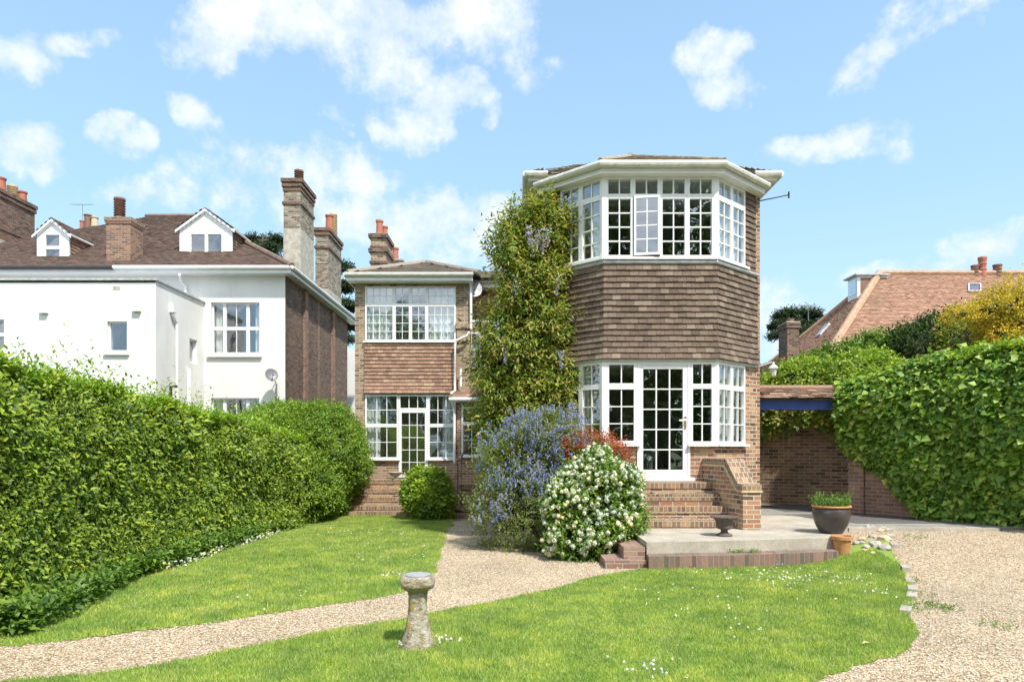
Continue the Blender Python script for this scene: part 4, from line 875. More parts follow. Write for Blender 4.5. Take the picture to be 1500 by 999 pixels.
# a far house behind, only its stacks show
FH = thing('distant_house', 'distant house behind the white house, seen as a cluster of red chimney pots', 'house', (-30, 46, 0))
mb = MB(); mb.box(-34, -26, 46, 54, -.3, 12); mb.build('wall', M['brick_dark'], FH)
mb = MB(); mb.add([(-34.3, 45.7, 12), (-25.7, 45.7, 12), (-25.7, 54.3, 12), (-34.3, 54.3, 12), (-31, 50, 15), (-29, 50, 15)], [(0, 1, 5, 4), (1, 2, 5), (2, 3, 4, 5), (3, 0, 4)]); mb.build('roof', M['tile_brown'], FH)
a = XX(114, 46); chimney(FH, a, XX(140, 46), 46, 47.2, 12, ZZ(338, 46), 'brick_dark', [(a+.1+.0, 46.3, .15, .75, 'potred', False), (a+.5, 46.3, .24, 1.15, 'potdark', False), (a+.95, 46.3, .22, 1.0, 'potbuff', False), (a+1.25, 46.3, .15, .35, 'potred', False)])
aerial(P(121, 340, 45), 1.8, 'television aerial beside the distant chimney pots', .7)
# strip of pale garage beyond
mb = MB(); mb.box(XX(500, 38), XX(530, 38), 38, 44, -.3, ZZ(512, 38)); tag(mb.build('outbuilding', M['render'], base=(-9, 38, -.3)), 'sliver of pale rendered building in the gap between the two houses', 'building')

# ================================================================== RIGHT NEIGHBOUR
RH = thing('tiled_house', 'neighbouring house with a broad red-brown tiled roof above the right hedge', 'house', (24, 33, -.3))
rx, ry, rzz = 17.0, 32.0, CAMZ+8.2; dd = 6.2; ezz = rzz-dd*1.0
mb = MB(); mb.box(rx-dd+.4, 40, ry-dd+.4, ry+dd-.4, -.3, ezz+.1); mb.build('wall', M['brick_red'], RH)
a0_, a1_, a2_ = (rx-dd, ry-dd, ezz), (42, ry-dd, ezz), (rx-dd, ry+dd, ezz)
mb = MB(); tiles(mb, [a0_, a1_, (42, ry, rzz), (rx, ry, rzz)], w=.175, g=.105, lift=.028, th=.022, seed=51, jit=.006); tiles(mb, [a2_, a0_, (rx, ry, rzz)], w=.175, g=.105, lift=.028, th=.022, seed=52, jit=.006)
mb.add([a2_, (rx, ry, rzz), (42, ry, rzz), (42, ry+dd, ezz)], [(0, 1, 2, 3)], 1); RFR = mb.build('roof', [M['tile_red'], M['under']], RH)
mb = MB(); mb.tube([Vector(a0_)+Vector((0, 0, .05)), Vector((rx, ry, rzz+.05))], .17, 8); mb.tube([(rx, ry, rzz+.05), (42, ry, rzz+.05)], .14, 8); mb.tube([Vector(a2_)+Vector((0, 0, .05)), Vector((rx, ry, rzz+.05))], .12, 8); mb.build('hip_tiles', M['hip'], RFR)
# skylights on front plane and on the left plane
def plane_quad(px0_, px1_, py0_, py1_):   # front plane: z = rzz-(ry-y)
    pts = []
    for (px, py) in ((px0_, py1_), (px1_, py1_), (px1_, py0_), (px0_, py0_)):
        k = (VY-py)/F; y = (rzz-ry-CAMZ)/(k-1); pts.append(Vector((XX(px, y), y, CAMZ+k*y)))
    return pts
def skylight(pts, n, name='skylight'):
    n = Vector(n).normalized(); mb = MB(); c = sum(pts, Vector())/4
    out = [p+n*.10 for p in pts]; inn = [c+(p-c)*.82+n*.10 for p in pts]; bas = [p for p in pts]
    mb.add(bas+out+inn, [(0, 1, 5, 4), (1, 2, 6, 5), (2, 3, 7, 6), (3, 0, 4, 7), (4, 5, 9, 8), (5, 6, 10, 9), (6, 7, 11, 10), (7, 4, 8, 11)]); f = mb.build(name, M['lead'], RFR)
    mb = MB(); mb.add([q-n*.01 for q in inn], [(0, 1, 2, 3)]); mb.build('pane', M['glass_sky'], f)
skylight(plane_quad(1417, 1436, 417.5, 429), (0, -1, 1))
c = None
def lp(px, py):    # left plane: z = rzz-(rx-x)
    k = (VY-py)/F; t_ = (px-VX)/F; y = (CAMZ-rzz+rx)/(t_-k) if False else None
    # x=t*y ; CAMZ+k*y = rzz-rx+t*y
    y = (rzz-rx-CAMZ)/(k-t_); return Vector((t_*y, y, CAMZ+k*y))
skylight([lp(1196, 495), lp(1203, 491), lp(1217, 475), lp(1210, 478)], (-1, 0, 1))
q = lp(1252, 437); mb = MB(); dX, dY, dZ = q.x, q.y, q.z
mb.box(dX-.1, dX+1.3, dY-.45, dY+.45, dZ-.1, dZ+.95); mb.box(dX-.25, dX+1.35, dY-.6, dY+.6, dZ+.951, dZ+1.02, 1); DR = mb.build('dormer', [M['white'], M['lead']], RH)
mb = MB(); mb.box(dX+.05, dX+1.25, dY-.47, dY-.452, dZ+.15, dZ+.85); mb.build('cheek', M['tile_orange'], DR)
mb = MB(); mb.box(dX-.13, dX-.101, dY-.35, dY+.35, dZ+.12, dZ+.85); mb.build('pane', M['glass_sky'], DR)
for (px, top, r_, mk, lou) in ((1428, 389, .16, 'potdark', True), (1439, 377, .17, 'potred', True), (1461, 388, .18, 'potdark', True)):
    mb = MB(); x_ = XX(px, 32); h = ZZ(top, 32)-rzz+.1; mb.lathe((x_, 32, rzz-.1), [(r_, 0), (r_, h*.3), (r_*1.15, h*.35), (r_*.9, h*.4), (r_, h*.6), (r_*1.15, h*.65), (r_*.9, h*.7), (r_*1.15, h*.93), (r_*1.1, h), (r_*.6, h)], 12); mb.build('chimney_pot', M[mk], RFR)
a = XX(1159, 27); chimney(RH, a, XX(1186, 27)-.25, 27.4, 28.3, 1, ZZ(468, 27), 'brick_dark', [(a+.25, 27.7, .12, .15, 'potdark', False)], corb=((0, .05, .1), (-.12, .04, .1)))
mb = MB(); mb.add([Vector(P(1183, 520, 27.2)), Vector(P(1193, 520, 27.2)), Vector(P(1217, 507, 27.2)), Vector(P(1216, 503, 27.2))], [(0, 1, 2, 3)]) 
aerial(P(1184, 470, 27.6), .6, 'television aerial on the chimney of the right neighbouring house', .35)
mb = MB(); mb.box(XX(1159, 27)-.1, XX(1200, 29), 27.5, 31.5, -.3, ZZ(520, 27)); mb.build('wall', M['brick_red'], RH)

# ================================================================== GARDEN WALLS AND GATEWAY
W0 = Vector((6.95, 14.0)); W1 = Vector((8.50, 11.6)); ud = (W1-W0).normalized(); nd = Vector((ud.y, -ud.x))
WLEN = 7.5
t = thing('garden_wall', 'old red-brown brick wall beside the drive, mostly buried in ivy', 'wall', (W0.x, W0.y, .3))
mb = MB(); mb.ob(W0, (ud.x, ud.y), .0, WLEN, -.35, 0, -.1, 2.9); mb.build('wall_body', M['brick_pier'], t)
mb = MB(); mb.ob(W0, (ud.x, ud.y), -.12, .20, -.4, .06, .2, 2.75); mb.build('pier', M['brick_pier'], t)
t = thing('garden_wall', 'dark old brick wall at the back of the yard behind the gateway', 'wall', (6, 16, .3))
mb = MB(); bA = Vector((4.4, 17.0)); bB = Vector((8.6, 15.0)); bu = (bB-bA).normalized(); mb.ob(bA, (bu.x, bu.y), 0, 4.7, -.35, 0, .2, 3.0); mb.build('wall_body', M['brick_garden'], t)
t = thing('gateway_canopy', 'tiled canopy on a blue painted beam spanning the side gateway', 'canopy', (5.9, 14, 2.6))
by = 13.95; bz0, bz1 = ZZ(600, by), ZZ(588, by)
mb = MB(); mb.box(4.80, 6.98, by-.02, by+.12, bz0, bz1+.02); mb.build('beam', M['blue'], t)
mb = MB(); mb.box(4.8, 7.02, by-.10, by+.45, bz1+.02, bz1+.05); mb.build('soffit_board', M['bark'], t)
mb = MB(); tiles(mb, [(4.80, by-.24, bz1+.045), (7.05, by-.24, bz1+.045), (7.05, by+.18, bz1+.27), (4.80, by+.18, bz1+.27)], g=.09, w=.17, seed=61, jit=.007, th=.018, lift=.03); tiles(mb, [(7.05, by+.6, bz1+.045), (4.80, by+.6, bz1+.045), (4.80, by+.18, bz1+.27), (7.05, by+.18, bz1+.27)], g=.09, seed=62)
mb.tube([(4.8, by+.18, bz1+.29), (7.05, by+.18, bz1+.29)], .06, 8); mb.build('canopy_tiles', [M['tile_mossy'], M['under']], t)
mb = MB(); mb.box(4.792, 4.95, 13.36, 13.5, ZZ(535, 13.4), ZZ(530, 13.4))
mb = MB(); q = P(1113.5, 560, 13.40); 
LN = thing('wall_lantern', 'small white wall lantern on a bracket by the tower corner', 'lamp', P(1128, 545, 13.6))
c = P(1133, 545, 13.6); mb = MB(); mb.lathe((c[0], c[1], c[2]-.09), [(.035, 0), (.05, .02), (.07, .16), (.075, .165)], 8); mb.build('lamp_glass', M['oldwhite'], LN)
mb = MB(); mb.lathe((c[0], c[1], c[2]+.075), [(.10, 0), (.06, .05), (.02, .08), (.015, .13)], 8); mb.tube([(c[0], c[1], c[2]+.14), (c[0]-.02, c[1]+.02, c[2]+.2), (4.85, 13.7, c[2]+.12), (4.80, 13.7, c[2]-.1)], .012, 5); mb.build('lamp_cap', M['white'], LN)

# ivy on the right wall
def ivytop(s): return CAMZ+1.28+.34*sm(s/1.6)
def ivy_part(t, n, zfun0, zfun1, s0, s1, base, ud, nd, thick, mat='ivy', ll=.105, lw=.10, k=5, name='foliage'):
    s = RS.uniform(s0, s1, n); v = RS.uniform(0, 1, n); z0 = zfun0(s); z1 = zfun1(s); z = z0+(z1-z0)*v
    prof = thick*(np.clip((1-v)*5, 0, 1)**.5)*(.55+.45*np.clip(v*3, 0, 1))
    pt = np.stack([s, z*1.0, s*0], 1); bul = .13*lump(pt, 1.6)+.08*lump(pt+7, 4.5); e = prof+bul-RS.uniform(0, .12, n)
    Pt = np.stack([base.x+ud.x*s+nd.x*e, base.y+ud.y*s+nd.y*e, z], 1); Nr = np.tile(np.array([nd.x, nd.y, .25]), (n, 1)); Nr[:, 2] += 1.5*np.clip(v*6-5, 0, 1)
    D = Nr*.55+RS.normal(size=(n, 3))*.6; a, b, c = shoots(Pt, D, k, .14, .9, -.45)
    c = c+np.array([nd.x, nd.y, 0])*.9; sc = RS.uniform(.4, 1.45, len(a))*(1+.2*lump(a, 2.5)); return leaf_mesh(name, a, b, c, ll*sc, lw*sc, M['L_'+mat], t, wide=.36, fold=.12)
t = thing('ivy', 'dense bright green large-leaved ivy smothering the wall beside the drive', 'ivy', (8.2, 12.2, .3))
lowz = lambda s: np.interp(s, [-.1, .15, .7, .95, 1.25, 1.6, 2.0, 3.5, 8], [1.72, 1.50, 1.30, .95, .62, .34, .22, .02, 0.0])
ivy_part(t, 15000, lowz, ivytop, -.08, 4.6, W0, ud, nd, .34, ll=.108, lw=.10)
# top mass rolling over the wall
n = 3500; s = RS.uniform(-.2, WLEN, n); v = RS.uniform(0, 1, n); Cc = np.stack([W0.x+ud.x*s-nd.x*v*.9+nd.x*.2, W0.y+ud.y*s-nd.y*v*.9+nd.y*.2, ivytop(s)+.10*np.sin(v*3)+.06*lump(np.stack([s, v, s*0], 1), 3)-.05], 1)
a, b, c = shoots(Cc, np.array([nd.x*.3, nd.y*.3, 1])+RS.normal(size=(n, 3))*.4, 5, .13, .9, -.2); leaf_mesh('top_growth', a, b, c, .09*RS.uniform(.6, 1.2, len(a)), .085, M['L_lime'], t, wide=.36)
mb = MB()
for i in range(40):
    s = i*.19+.1; z0 = float(lowz(np.array([s]))[0])+.1; z1 = float(ivytop(np.array([s]))[0])-.08
    mb.ob(W0, (ud.x, ud.y), s-.1+.002, s+.09, -.45, .12, z0, z1)
mb.build('stems', M['twigs'], t)
# ivy on the back wall
t = thing('ivy', 'shaded olive ivy hanging over the top of the back yard wall', 'ivy', (6.2, 16, 2.2)); bn = Vector((bu.y, -bu.x))
ivy_part(t, 2600, lambda s: 2.05+.12*np.sin(s*3), lambda s: 3.2+s*0, 0, 4.7, bA, bu, bn, .30, 'wist', .10, .07)
# lime shrub over the gateway
t = thing('shrub', 'lime green leafy shrub spilling above the tiled gateway canopy', 'shrub', (7, 16.2, 2.6))
bush(t, [(6.9, 16.1, 3.1, .9, .6, .55), (7.9, 15.6, 3.2, .9, .7, .62), (6.1, 16.6, 2.9, .8, .6, .42), (7.6, 14.9, 2.85, .6, .5, .45)], 170, 6, .13, .10, .05, 'L_lime')
t = thing('shrub', 'brownish dead-tipped shrub patch behind the ivy-topped wall', 'shrub', (8.3, 14.4, 2.6))
bush(t, [(8.35, 14.3, 3.0, .55, .5, .42), (9.2, 13.6, 3.05, .6, .5, .4)], 170, 6, .12, .07, .035, 'L_cean')

# ================================================================== LEFT HEDGE
HX = -5.1
def hedge_top(y): return CAMZ+.79-.064*(y-6.7)
t = thing('hedge', 'long clipped green hedge running along the left side of the lawn', 'hedge', (HX, 10, 0))
n = 24000; y = 4.0+(17.0-4.0)*RS.uniform(0, 1, n)**1.15; v = RS.uniform(0, 1, n)
hz = hedge_top(y); pt = np.stack([y, v*2.4, y*0], 1); e = .10*lump(pt, 1.3)+.07*lump(pt+3, 4.5)-RS.uniform(0, .14, n)-.22*np.clip(v*4-3, 0, 1)**2+.12*np.clip(1-v*3, 0, 1)
zz_ = H(np.full(n, HX), y)+.03+(hz-.03)*v
keep = (lump(pt+11, 6.0)+.9*(1-v)) < 1.75
Cc = np.stack([HX+e, y, zz_], 1)[keep]; vv = v[keep]; n = len(Cc)
Dr = np.stack([np.ones(n)*.9, -.25+RS.normal(0, .35, n), .25+RS.normal(0, .4, n)+1.4*np.clip(vv*5-4, 0, 1)], 1)
a, b, c = shoots(Cc, Dr, 7, .15, .85, -.22); c = c+np.array([.9, -.4, 0]); sc = RS.uniform(.45, 1.35, len(a))*(1+.28*lump(a, 2.2)); leaf_mesh('foliage', a, b, c, .076*sc, .038*sc, M['L_hedge'], t)
n = 13000; y = 4.0+(16.6-4.0)*RS.uniform(0, 1, n); w = RS.uniform(0, 1, n)**1.3; pt = np.stack([y, w*1.5, y*0], 1)
Cc = np.stack([HX-.1-1.3*w, y, hedge_top(y)+.05+.07*lump(pt, 3)+.05*lump(pt, 9)-.06], 1)
sl = .13+.22*(RS.uniform(0, 1, n) > .93)
a, b, c = shoots(Cc, np.stack([RS.normal(.2, .3, n), RS.normal(0, .3, n), np.ones(n)], 1), 7, sl, .75, -.05); sc = RS.uniform(.6, 1.2, len(a)); leaf_mesh('top_growth', a, b, c, .072*sc, .034*sc, M['L_hedgetop'], t)
mb = MB()
for i in range(50):
    y0 = 4+i*.25; mb.box(HX-1.3, HX-.26, y0+.002, y0+.248, -.2, float(hedge_top(y0))-.12)
mb.build('branches', M['twigs'], t)
t = thing('hedge', 'taller rounded end of green hedge beside the far brick steps', 'hedge', (-5, 18, 0))
el = [(-5.2, 18.4, 1.45, 1.10, 1.6, 1.35), (-5.8, 16.9, 1.1, .7, 1.3, 1.25), (-5.1, 16.9, .7, .70, 1.3, .8), (-5.25, 18.2, .5, .75, 1.2, .7), (-6.2, 18.0, 1.4, 1.0, 1.8, 1.35)]
bush(t, el, 260, 7, .15, .075, .038, 'L_bright', core=.86)
# plants at the foot of the hedge
t = thing('foot_plants', 'low pale green leafy plants along the foot of the long hedge', 'plants', (-4.9, 8, 0))
n = 1500; y = 6+7*RS.uniform(0, 1, n)**1.6; Cc = np.stack([-4.95+RS.uniform(-.25, .45, n)*np.clip(1.7-(y-6)*.5, .45, 1.4), y, H(-5+0*y, y)+RS.uniform(.02, .22, n)], 1)
a, b, c = shoots(Cc, np.stack([.4+RS.normal(0, .4, n), RS.normal(-.2, .4, n), np.ones(n)], 1), 5, .12, .9, -.1); leaf_mesh('foliage', a, b, c, .09*RS.uniform(.5, 1.2, len(a)), .045, M['L_mid'], t)
mb = MB(); mb.prism([(-5.4, 4), (-4.75, 6), (-4.85, 8), (-4.9, 12), (-4.95, 17.5), (-5.4, 17.5)], -.2, -.0); 
Cd = np.stack([-4.72+RS.uniform(-.12, .1, 160), RS.uniform(9.0, 13.5, 160), RS.uniform(.03, .12, 160)], 1); Cd[:, 2] += H(Cd[:, 0], Cd[:, 1]); blossoms('blossoms', Cd, 5, .02, .03, M['petal_white'], t)

# ================================================================== SHRUBS BY THE HOUSE
t = thing('white_flowering_bush', 'rounded green bush covered in small white pompom flowers by the terrace', 'bush', (1.15, 10.7, 0))
el = [(1.25, 10.9, .92, .54, .5, .68), (1.12, 10.6, .5, .60, .52, .46), (.82, 10.75, .78, .34, .4, .48), (1.60, 10.85, .85, .33, .38, .42), (1.0, 10.35, .22, .55, .35, .25), (1.38, 10.55, 1.0, .38, .35, .38), (.85, 10.45, .70, .38, .3, .35), (1.55, 10.7, .5, .4, .4, .4)]
_, C, Nr = bush(t, el, 340, 7, .12, .062, .036, 'L_white', jit=.12, core=.74)
S_ = spots(C, Nr, 620, .11, lambda C, N_: (N_[:, 1] < .3) & (C[:, 2] > .15) & (lump(C, 2.2) > -.35)); blossoms('blossoms', S_, 34, RS.uniform(.026, .046, len(S_)), .034, M['petal_white'], t)
t = thing('blue_flowering_shrub', 'loose airy shrub with smoky blue flower clusters in front of the climber', 'shrub', (.2, 11.6, 0))
el = [(.38, 11.75, 1.60, .60, .5, .72), (.0, 11.6, 1.25, .50, .5, .62), (.70, 11.7, 1.78, .42, .4, .50), (-.15, 11.4, .85, .46, .45, .5), (.25, 11.35, .65, .62, .5, .6), (.75, 11.6, 1.3, .4, .4, .6), (-.1, 11.5, .4, .5, .45, .4), (.5, 11.3, .35, .45, .4, .4)]
_, C, Nr = bush(t, el, 300, 8, .20, .045, .020, 'L_cean', core=.5, updir=.6, jit=.22)
S_ = spots(C, Nr, 1000, .17, lambda C, N_: (N_[:, 1] < .4) & (lump(C, 2.4) > np.interp(C[:, 2], [.4, 1.1, 1.8, 2.2], [.9, .0, -.45, -1.2]))); tip = np.stack([RS.normal(0, .4, len(S_)), RS.normal(-.1, .4, len(S_)), np.ones(len(S_))], 1)
S2 = np.concatenate([S_+nrm(tip)*k*.028 for k in range(3)]); blossoms('blossoms', S2, 7, .022, .018, M['petal_blue'], t)
mb = MB()
for i in range(9):
    a = random.uniform(-.5, .7); mb.tube([(.45, 11.4, -.05), (.4+a*.35, 11.35, .35), (.3+a, 11.4, .95), (.25+a*1.3, 11.6, 1.5)], [.035, .025, .016, .008], 6)
mb.build('stems', M['bark'], t)
t = thing('red_leaved_shrub', 'small shrub with coppery red young leaves behind the white flowers', 'shrub', (1.35, 11.6, 0))
bush(t, [(1.30, 11.4, 1.55, .36, .26, .30), (1.58, 11.45, 1.48, .24, .2, .26), (.95, 11.4, 1.52, .32, .25, .24)], 330, 7, .15, .07, .022, 'L_red', updir=1.0, core=.6)
t = thing('leafy_bush', 'bright green broad-leaved round bush standing between the two flights of steps', 'bush', (-2.2, 17.3, -.1))
bush(t, [(-2.28, 17.3, .52, .50, .5, .58), (-2.15, 17.2, .25, .48, .45, .40), (-2.5, 17.3, .55, .32, .35, .42), (-2.0, 17.25, .62, .25, .3, .32)], 260, 6, .12, .105, .062, 'L_lime')
# wisteria
t = thing('wisteria', 'tall wisteria climbing the tower corner with hanging pale lilac flowers', 'climber', (.2, 13.2, 0))
el = []
rows_ = ((330, (776, 798)), (350, (752, 776, 796)), (376, (756, 778, 796)), (404, (762, 782, 798)), (434, (760, 782, 803)), (468, (748, 772, 794, 808)), (502, (736, 764, 790, 810)), (538, (730, 760, 790, 812)), (574, (726, 756, 788, 812)), (610, (724, 754, 788)), (646, (732, 764, 798)), (685, (742, 775)))
wq = random.Random(5)
for (px, py, rx_, rz_, Y_, ry_) in [(x_+wq.uniform(-5, 5), y_+wq.uniform(-6, 6), wq.uniform(14, 25), wq.uniform(11, 18), 13.05+wq.uniform(-.2, .2), .38) for y_, xs_ in rows_ for x_ in xs_]:
    c = P(px, py, Y_); el.append((c[0], c[1], c[2], rx_*Y_/1000, ry_, rz_*Y_/1000))
_, C, Nr = bush(t, el, 165, 9, .30, .115, .040, 'L_wist', core=.62, grav=-.3, updir=.35, jit=.12)
# tip sprays in bronze
i = RS.choice(len(C), 1300); Cc = C[i]+Nr[i]*.14; a, b, c = shoots(Cc, Nr[i]+np.array([0, 0, .6])+RS.normal(size=Cc.shape)*.4, 9, .24, .9, -.1); leaf_mesh('young_growth', a, b, c, .07*RS.uniform(.6, 1.2, len(a)), .024, M['L_yellow'] if False else leafmat('bronze_leaf', [(.28, .26, .05), (.34, .28, .07), (.36, .24, .09), (.20, .24, .04)]), t)
rac = [(775, 338), (787, 343), (795, 352), (781, 356), (758, 410), (752, 422), (730, 478), (815, 412), (802, 340), (822, 520), (740, 512)]
for (px, py) in rac:
    c = Vector(P(px, py, 12.52)); n_ = 70; v = RS.uniform(0, 1, n_); q = np.stack([c.x+RS.normal(0, .038, n_)*(1.15-v), c.y+RS.normal(0, .028, n_)*(1.15-v), c.z+.08-v*.34], 1); blossoms('flower_raceme', q, 4, .016, .028, M['petal_lilac'], t)
mb = MB(); mb.tube([(.25, 13.2, .1), (.35, 13.1, 1.2), (.2, 13.2, 2.4), (.35, 13.25, 4), (.45, 13.3, 6)], [.07, .06, .05, .04, .02], 8); mb.tube([(.25, 13.2, .1), (.1, 13.0, 1.2), (-.1, 13.1, 2.4), (-.2, 13.0, 3.4)], [.05, .04, .03, .02], 8); mb.build('trunk', M['bark'], t)

# ================================================================== BACKGROUND PLANTING (right)
def bgbush(name, label, cat, els, dens, ll, lw, mat, k=6, slen=.2, **kw):
    t = thing(name, label, cat, (els[0][0], els[0][1], -.3)); bush(t, els, dens, k, slen, ll, lw, mat, **kw); return t
els = []
for (px, py, r_) in ((1118, 600, .8), (1150, 572, .85), (1178, 562, .9), (1208, 548, .95), (1238, 536, 1.0), (1268, 526, 1.0), (1302, 520, 1.0)):
    c = P(px, py, 19); els.append((c[0], c[1], c[2]-.35, r_*.8, .8, r_))
bgbush('hedge', 'mid green hedge climbing towards the tiled roof behind the canopy', 'hedge', els, 120, .11, .055, 'L_mid')
els = []
for (px, py, r_) in ((1330, 527, .9), (1362, 522, .95), (1398, 512, 1.0)):
    c = P(px, py, 18.6); els.append((c[0], c[1], c[2]-.1, r_*.8, .8, r_))
bgbush('shrub', 'dark glossy evergreen shrubs behind the ivy-covered wall', 'shrub', els, 120, .11, .05, 'L_dark')
els = []
for (px, py, r_) in ((1425, 507, .85), (1462, 495, .95), (1505, 478, 1.0), (1490, 515, 1.1)):
    c = P(px, py, 17.4); els.append((c[0], c[1], c[2]-.1, r_*.85, .8, r_*.9))
bgbush('shrub', 'olive green tall shrub at the right edge below the yellow blossom', 'shrub', els, 120, .10, .05, 'L_wist')
els = []
for (px, py, r_) in ((1470, 452, .36), (1504, 440, .42), (1446, 456, .24), (1495, 480, .40), (1406, 462, .15), (1462, 496, .3)):
    c = P(px, py, 15.9); els.append((c[0], c[1], c[2], r_*1.1, .4, r_))
bgbush('yellow_shrub', 'golden yellow flowering shrub at the right edge against the tiled roof', 'shrub', els, 260, .06, .035, 'L_yellow', core=.5, jit=.2, updir=.6)

# ================================================================== TREES
def cedar(base, h, label, tiers, rad, seed, dens=1.0, crown0=.35, leaf=.22):
    rs = np.random.RandomState(seed); t = thing('cedar_tree', label, 'tree', base); x, y, z = base
    mb = MB(); mb.tube([(x, y, z), (x+.1, y, z+h*.5), (x, y, z+h)], [h*.028, h*.018, h*.004], 8); 
    Cs = []
    for i in range(tiers):
        f = i/(tiers-1); zz = z+h*(crown0+(1-crown0)*f*.97); R_ = rad*(1-f*.6)*rs.uniform(.7, 1.2)
        for j in range(5):
            a = rs.uniform(0, 6.3); tip = (x+R_*math.cos(a), y+R_*math.sin(a), zz-R_*.06); mb.tube([(x, y, zz-.2), ((x+tip[0])/2, (y+tip[1])/2, zz+.15), tip], [.10, .06, .02], 5)
            n = int(70*R_*dens); u = rs.uniform(.2, 1.05, n); w = rs.normal(0, .13+.10*R_*.6, n)
            Cs.append(np.stack([x+R_*u*math.cos(a)-w*math.sin(a)*(1.2-u*.6)*1.6, y+R_*u*math.sin(a)+w*math.cos(a)*(1.2-u*.6)*1.6, zz+.15*np.sin(u*3)-R_*.06*u+rs.normal(0, .10, n)], 1))
    C = np.concatenate(Cs); mb.build('trunk', M['bark'], t)
    Dr = np.stack([C[:, 0]-x, C[:, 1]-y, np.ones(len(C))*.6], 1)+rs.normal(size=C.shape)*.8
    a, b, c = shoots(C, Dr, 5, leaf*1.2, .9, -.1); leaf_mesh('crown', a, b, c, leaf*RS.uniform(.6, 1.2, len(a)), leaf*.35, M['L_cedar'], t); return t
cedar((XX(1168, 46), 46, -.3), ZZ(458, 46)+.3, 'dark spreading cedar behind the chimney of the right house', 10, 3.4, 5, 2.2, crown0=.4)
cedar((XX(492, 48), 48, -.3), ZZ(392, 48)+.6, 'dark cedar filling the gap between the white house and the wing', 10, 3.0, 6, 1.6, crown0=.2)
cedar((XX(385, 52), 52, -.3), ZZ(342, 52)+.3, 'dark cedar showing above the white house roof beside its dormer', 11, 5.5, 8, 1.4, crown0=.3)
cedar((XX(655, 60), 60, -.3), 9, 'cedar hidden low behind the brick wing', 5, 2.0, 9) if False else None
def tree(base, h, label, cr, seed, leaf=.30):
    rs = np.random.RandomState(seed); t = thing('garden_tree', label, 'tree', base, 'tall garden trees reflected in the windows'); x, y, z = base
    mb = MB(); mb.tube([(x, y, z), (x+.2, y, z+h*.35), (x, y, z+h*.8)], [.35, .25, .08], 8); els = []
    for i in range(15):
        a = rs.uniform(0, 6.3); q = rs.uniform(0, cr*.7); f = .12+.80*i/14; c = (x+q*math.cos(a), y+q*math.sin(a), z+h*f); els.append((*c, cr*.5, cr*.5, h*.13)); mb.tube([(x, y, z+h*.25), ((x+c[0])/2, (y+c[1])/2, z+h*(f*.5+.15)), c], [.12, .08, .03], 5)
    mb.build('trunk', M['bark'], t); bush(t, els, 6, 7, .6, leaf, leaf*.5, 'L_mid', core=.40, name='crown', jit=.2)
for i, (x_, y_, h_, c_) in enumerate(((4.8, -13, 19, 3.8), (8.8, -14.5, 21, 4.4), (13.5, -13, 18, 4.0), (-9.5, -15, 13, 4.2), (-3.5, -17, 11, 4.0))):
    tree((x_, y_, -.3), h_, ['tall leafy tree reflected in the left of the bay windows', 'tallest leafy tree reflected in the glazed door', 'tall leafy tree reflected at the right of the bay windows', 'tall leafy tree reflected in the far wing windows', 'shorter leafy tree reflected in the door of the wing'][i], c_, 30+i)

# ================================================================== GARDEN OBJECTS
# sundial
sx, sy = G(612, 948); t = thing('sundial', 'weathered lichen-spotted stone sundial pedestal standing on the front lawn', 'sundial', (sx, sy, 0))
m, nt, b = newmat('lichen_stone'); L = nt.links
r = ramp(nt, [(.30, (.13, .10, .06)), (.42, (.36, .30, .19)), (.52, (.54, .48, .36)), (.64, (.70, .67, .58))]); L.new(noise(nt, 16, 8, rough=.75), r.inputs[0])
lr = ramp(nt, [(.56, (0, 0, 0)), (.60, (.8, .8, .8))]); L.new(noise(nt, 11, 5), lr.inputs[0]); c = mixc(nt, r.outputs[0], (.52, .36, .05), lr.outputs[0])
L.new(c, b.inputs['Base Color']); b.inputs['Roughness'].default_value = .95; L.new(bump(nt, noise(nt, 22, 8, rough=.7), .07), b.inputs['Normal']); M['lichen'] = m
mb = MB(); s = sy/1000
def sq_lathe(mb, c, prof, n=32, p=4.0, wob=.03, rot=.0):
    vs = []; fs = []
    for k, (r_, z) in enumerate(prof):
        for i in range(n):
            a = 2*math.pi*i/n; den = (abs(math.cos(a))**p+abs(math.sin(a))**p)**(1/p); rr = r_/den*(1+wob*math.sin(5*a+k*1.7)+wob*.8*math.sin(11*a+k*2.9))
            vs.append((c[0]+rr*math.cos(a+rot), c[1]+rr*math.sin(a+rot), c[2]+z))
    for k in range(len(prof)-1):
        for i in range(n): j = (i+1) % n; fs.append((k*n+i, k*n+j, (k+1)*n+j, (k+1)*n+i))
    fs.append(tuple(range(n-1, -1, -1))); fs.append(tuple((len(prof)-1)*n+i for i in range(n))); mb.add(vs, fs)
sq_lathe(mb, (sx, sy, 0), [(.132, -.03), (.134, .03), (.126, .08), (.105, .14), (.094, .20), (.083, .26), (.076, .31), (.074, .37), (.077, .43), (.080, .47)], p=3, wob=.045, rot=.15); mb.build('pedestal', M['lichen'], t, smooth=True)
mb = MB(); sq_lathe(mb, (sx, sy, 0), [(.078, .468), (.095, .49), (.120, .505), (.136, .525), (.140, .55), (.138, .585), (.130, .598), (.118, .602)], p=6, wob=.03, rot=.12); mb.build('capital', M['lichen'], t, smooth=True)
mb = MB(); mb.lathe((sx, sy, .602), [(.105, 0), (.106, .008), (.098, .012), (.02, .013)], 28); mb.build('dial_plate', plain('slate_dial', (.30, .30, .31), .85, .25, 40), t, smooth=False)
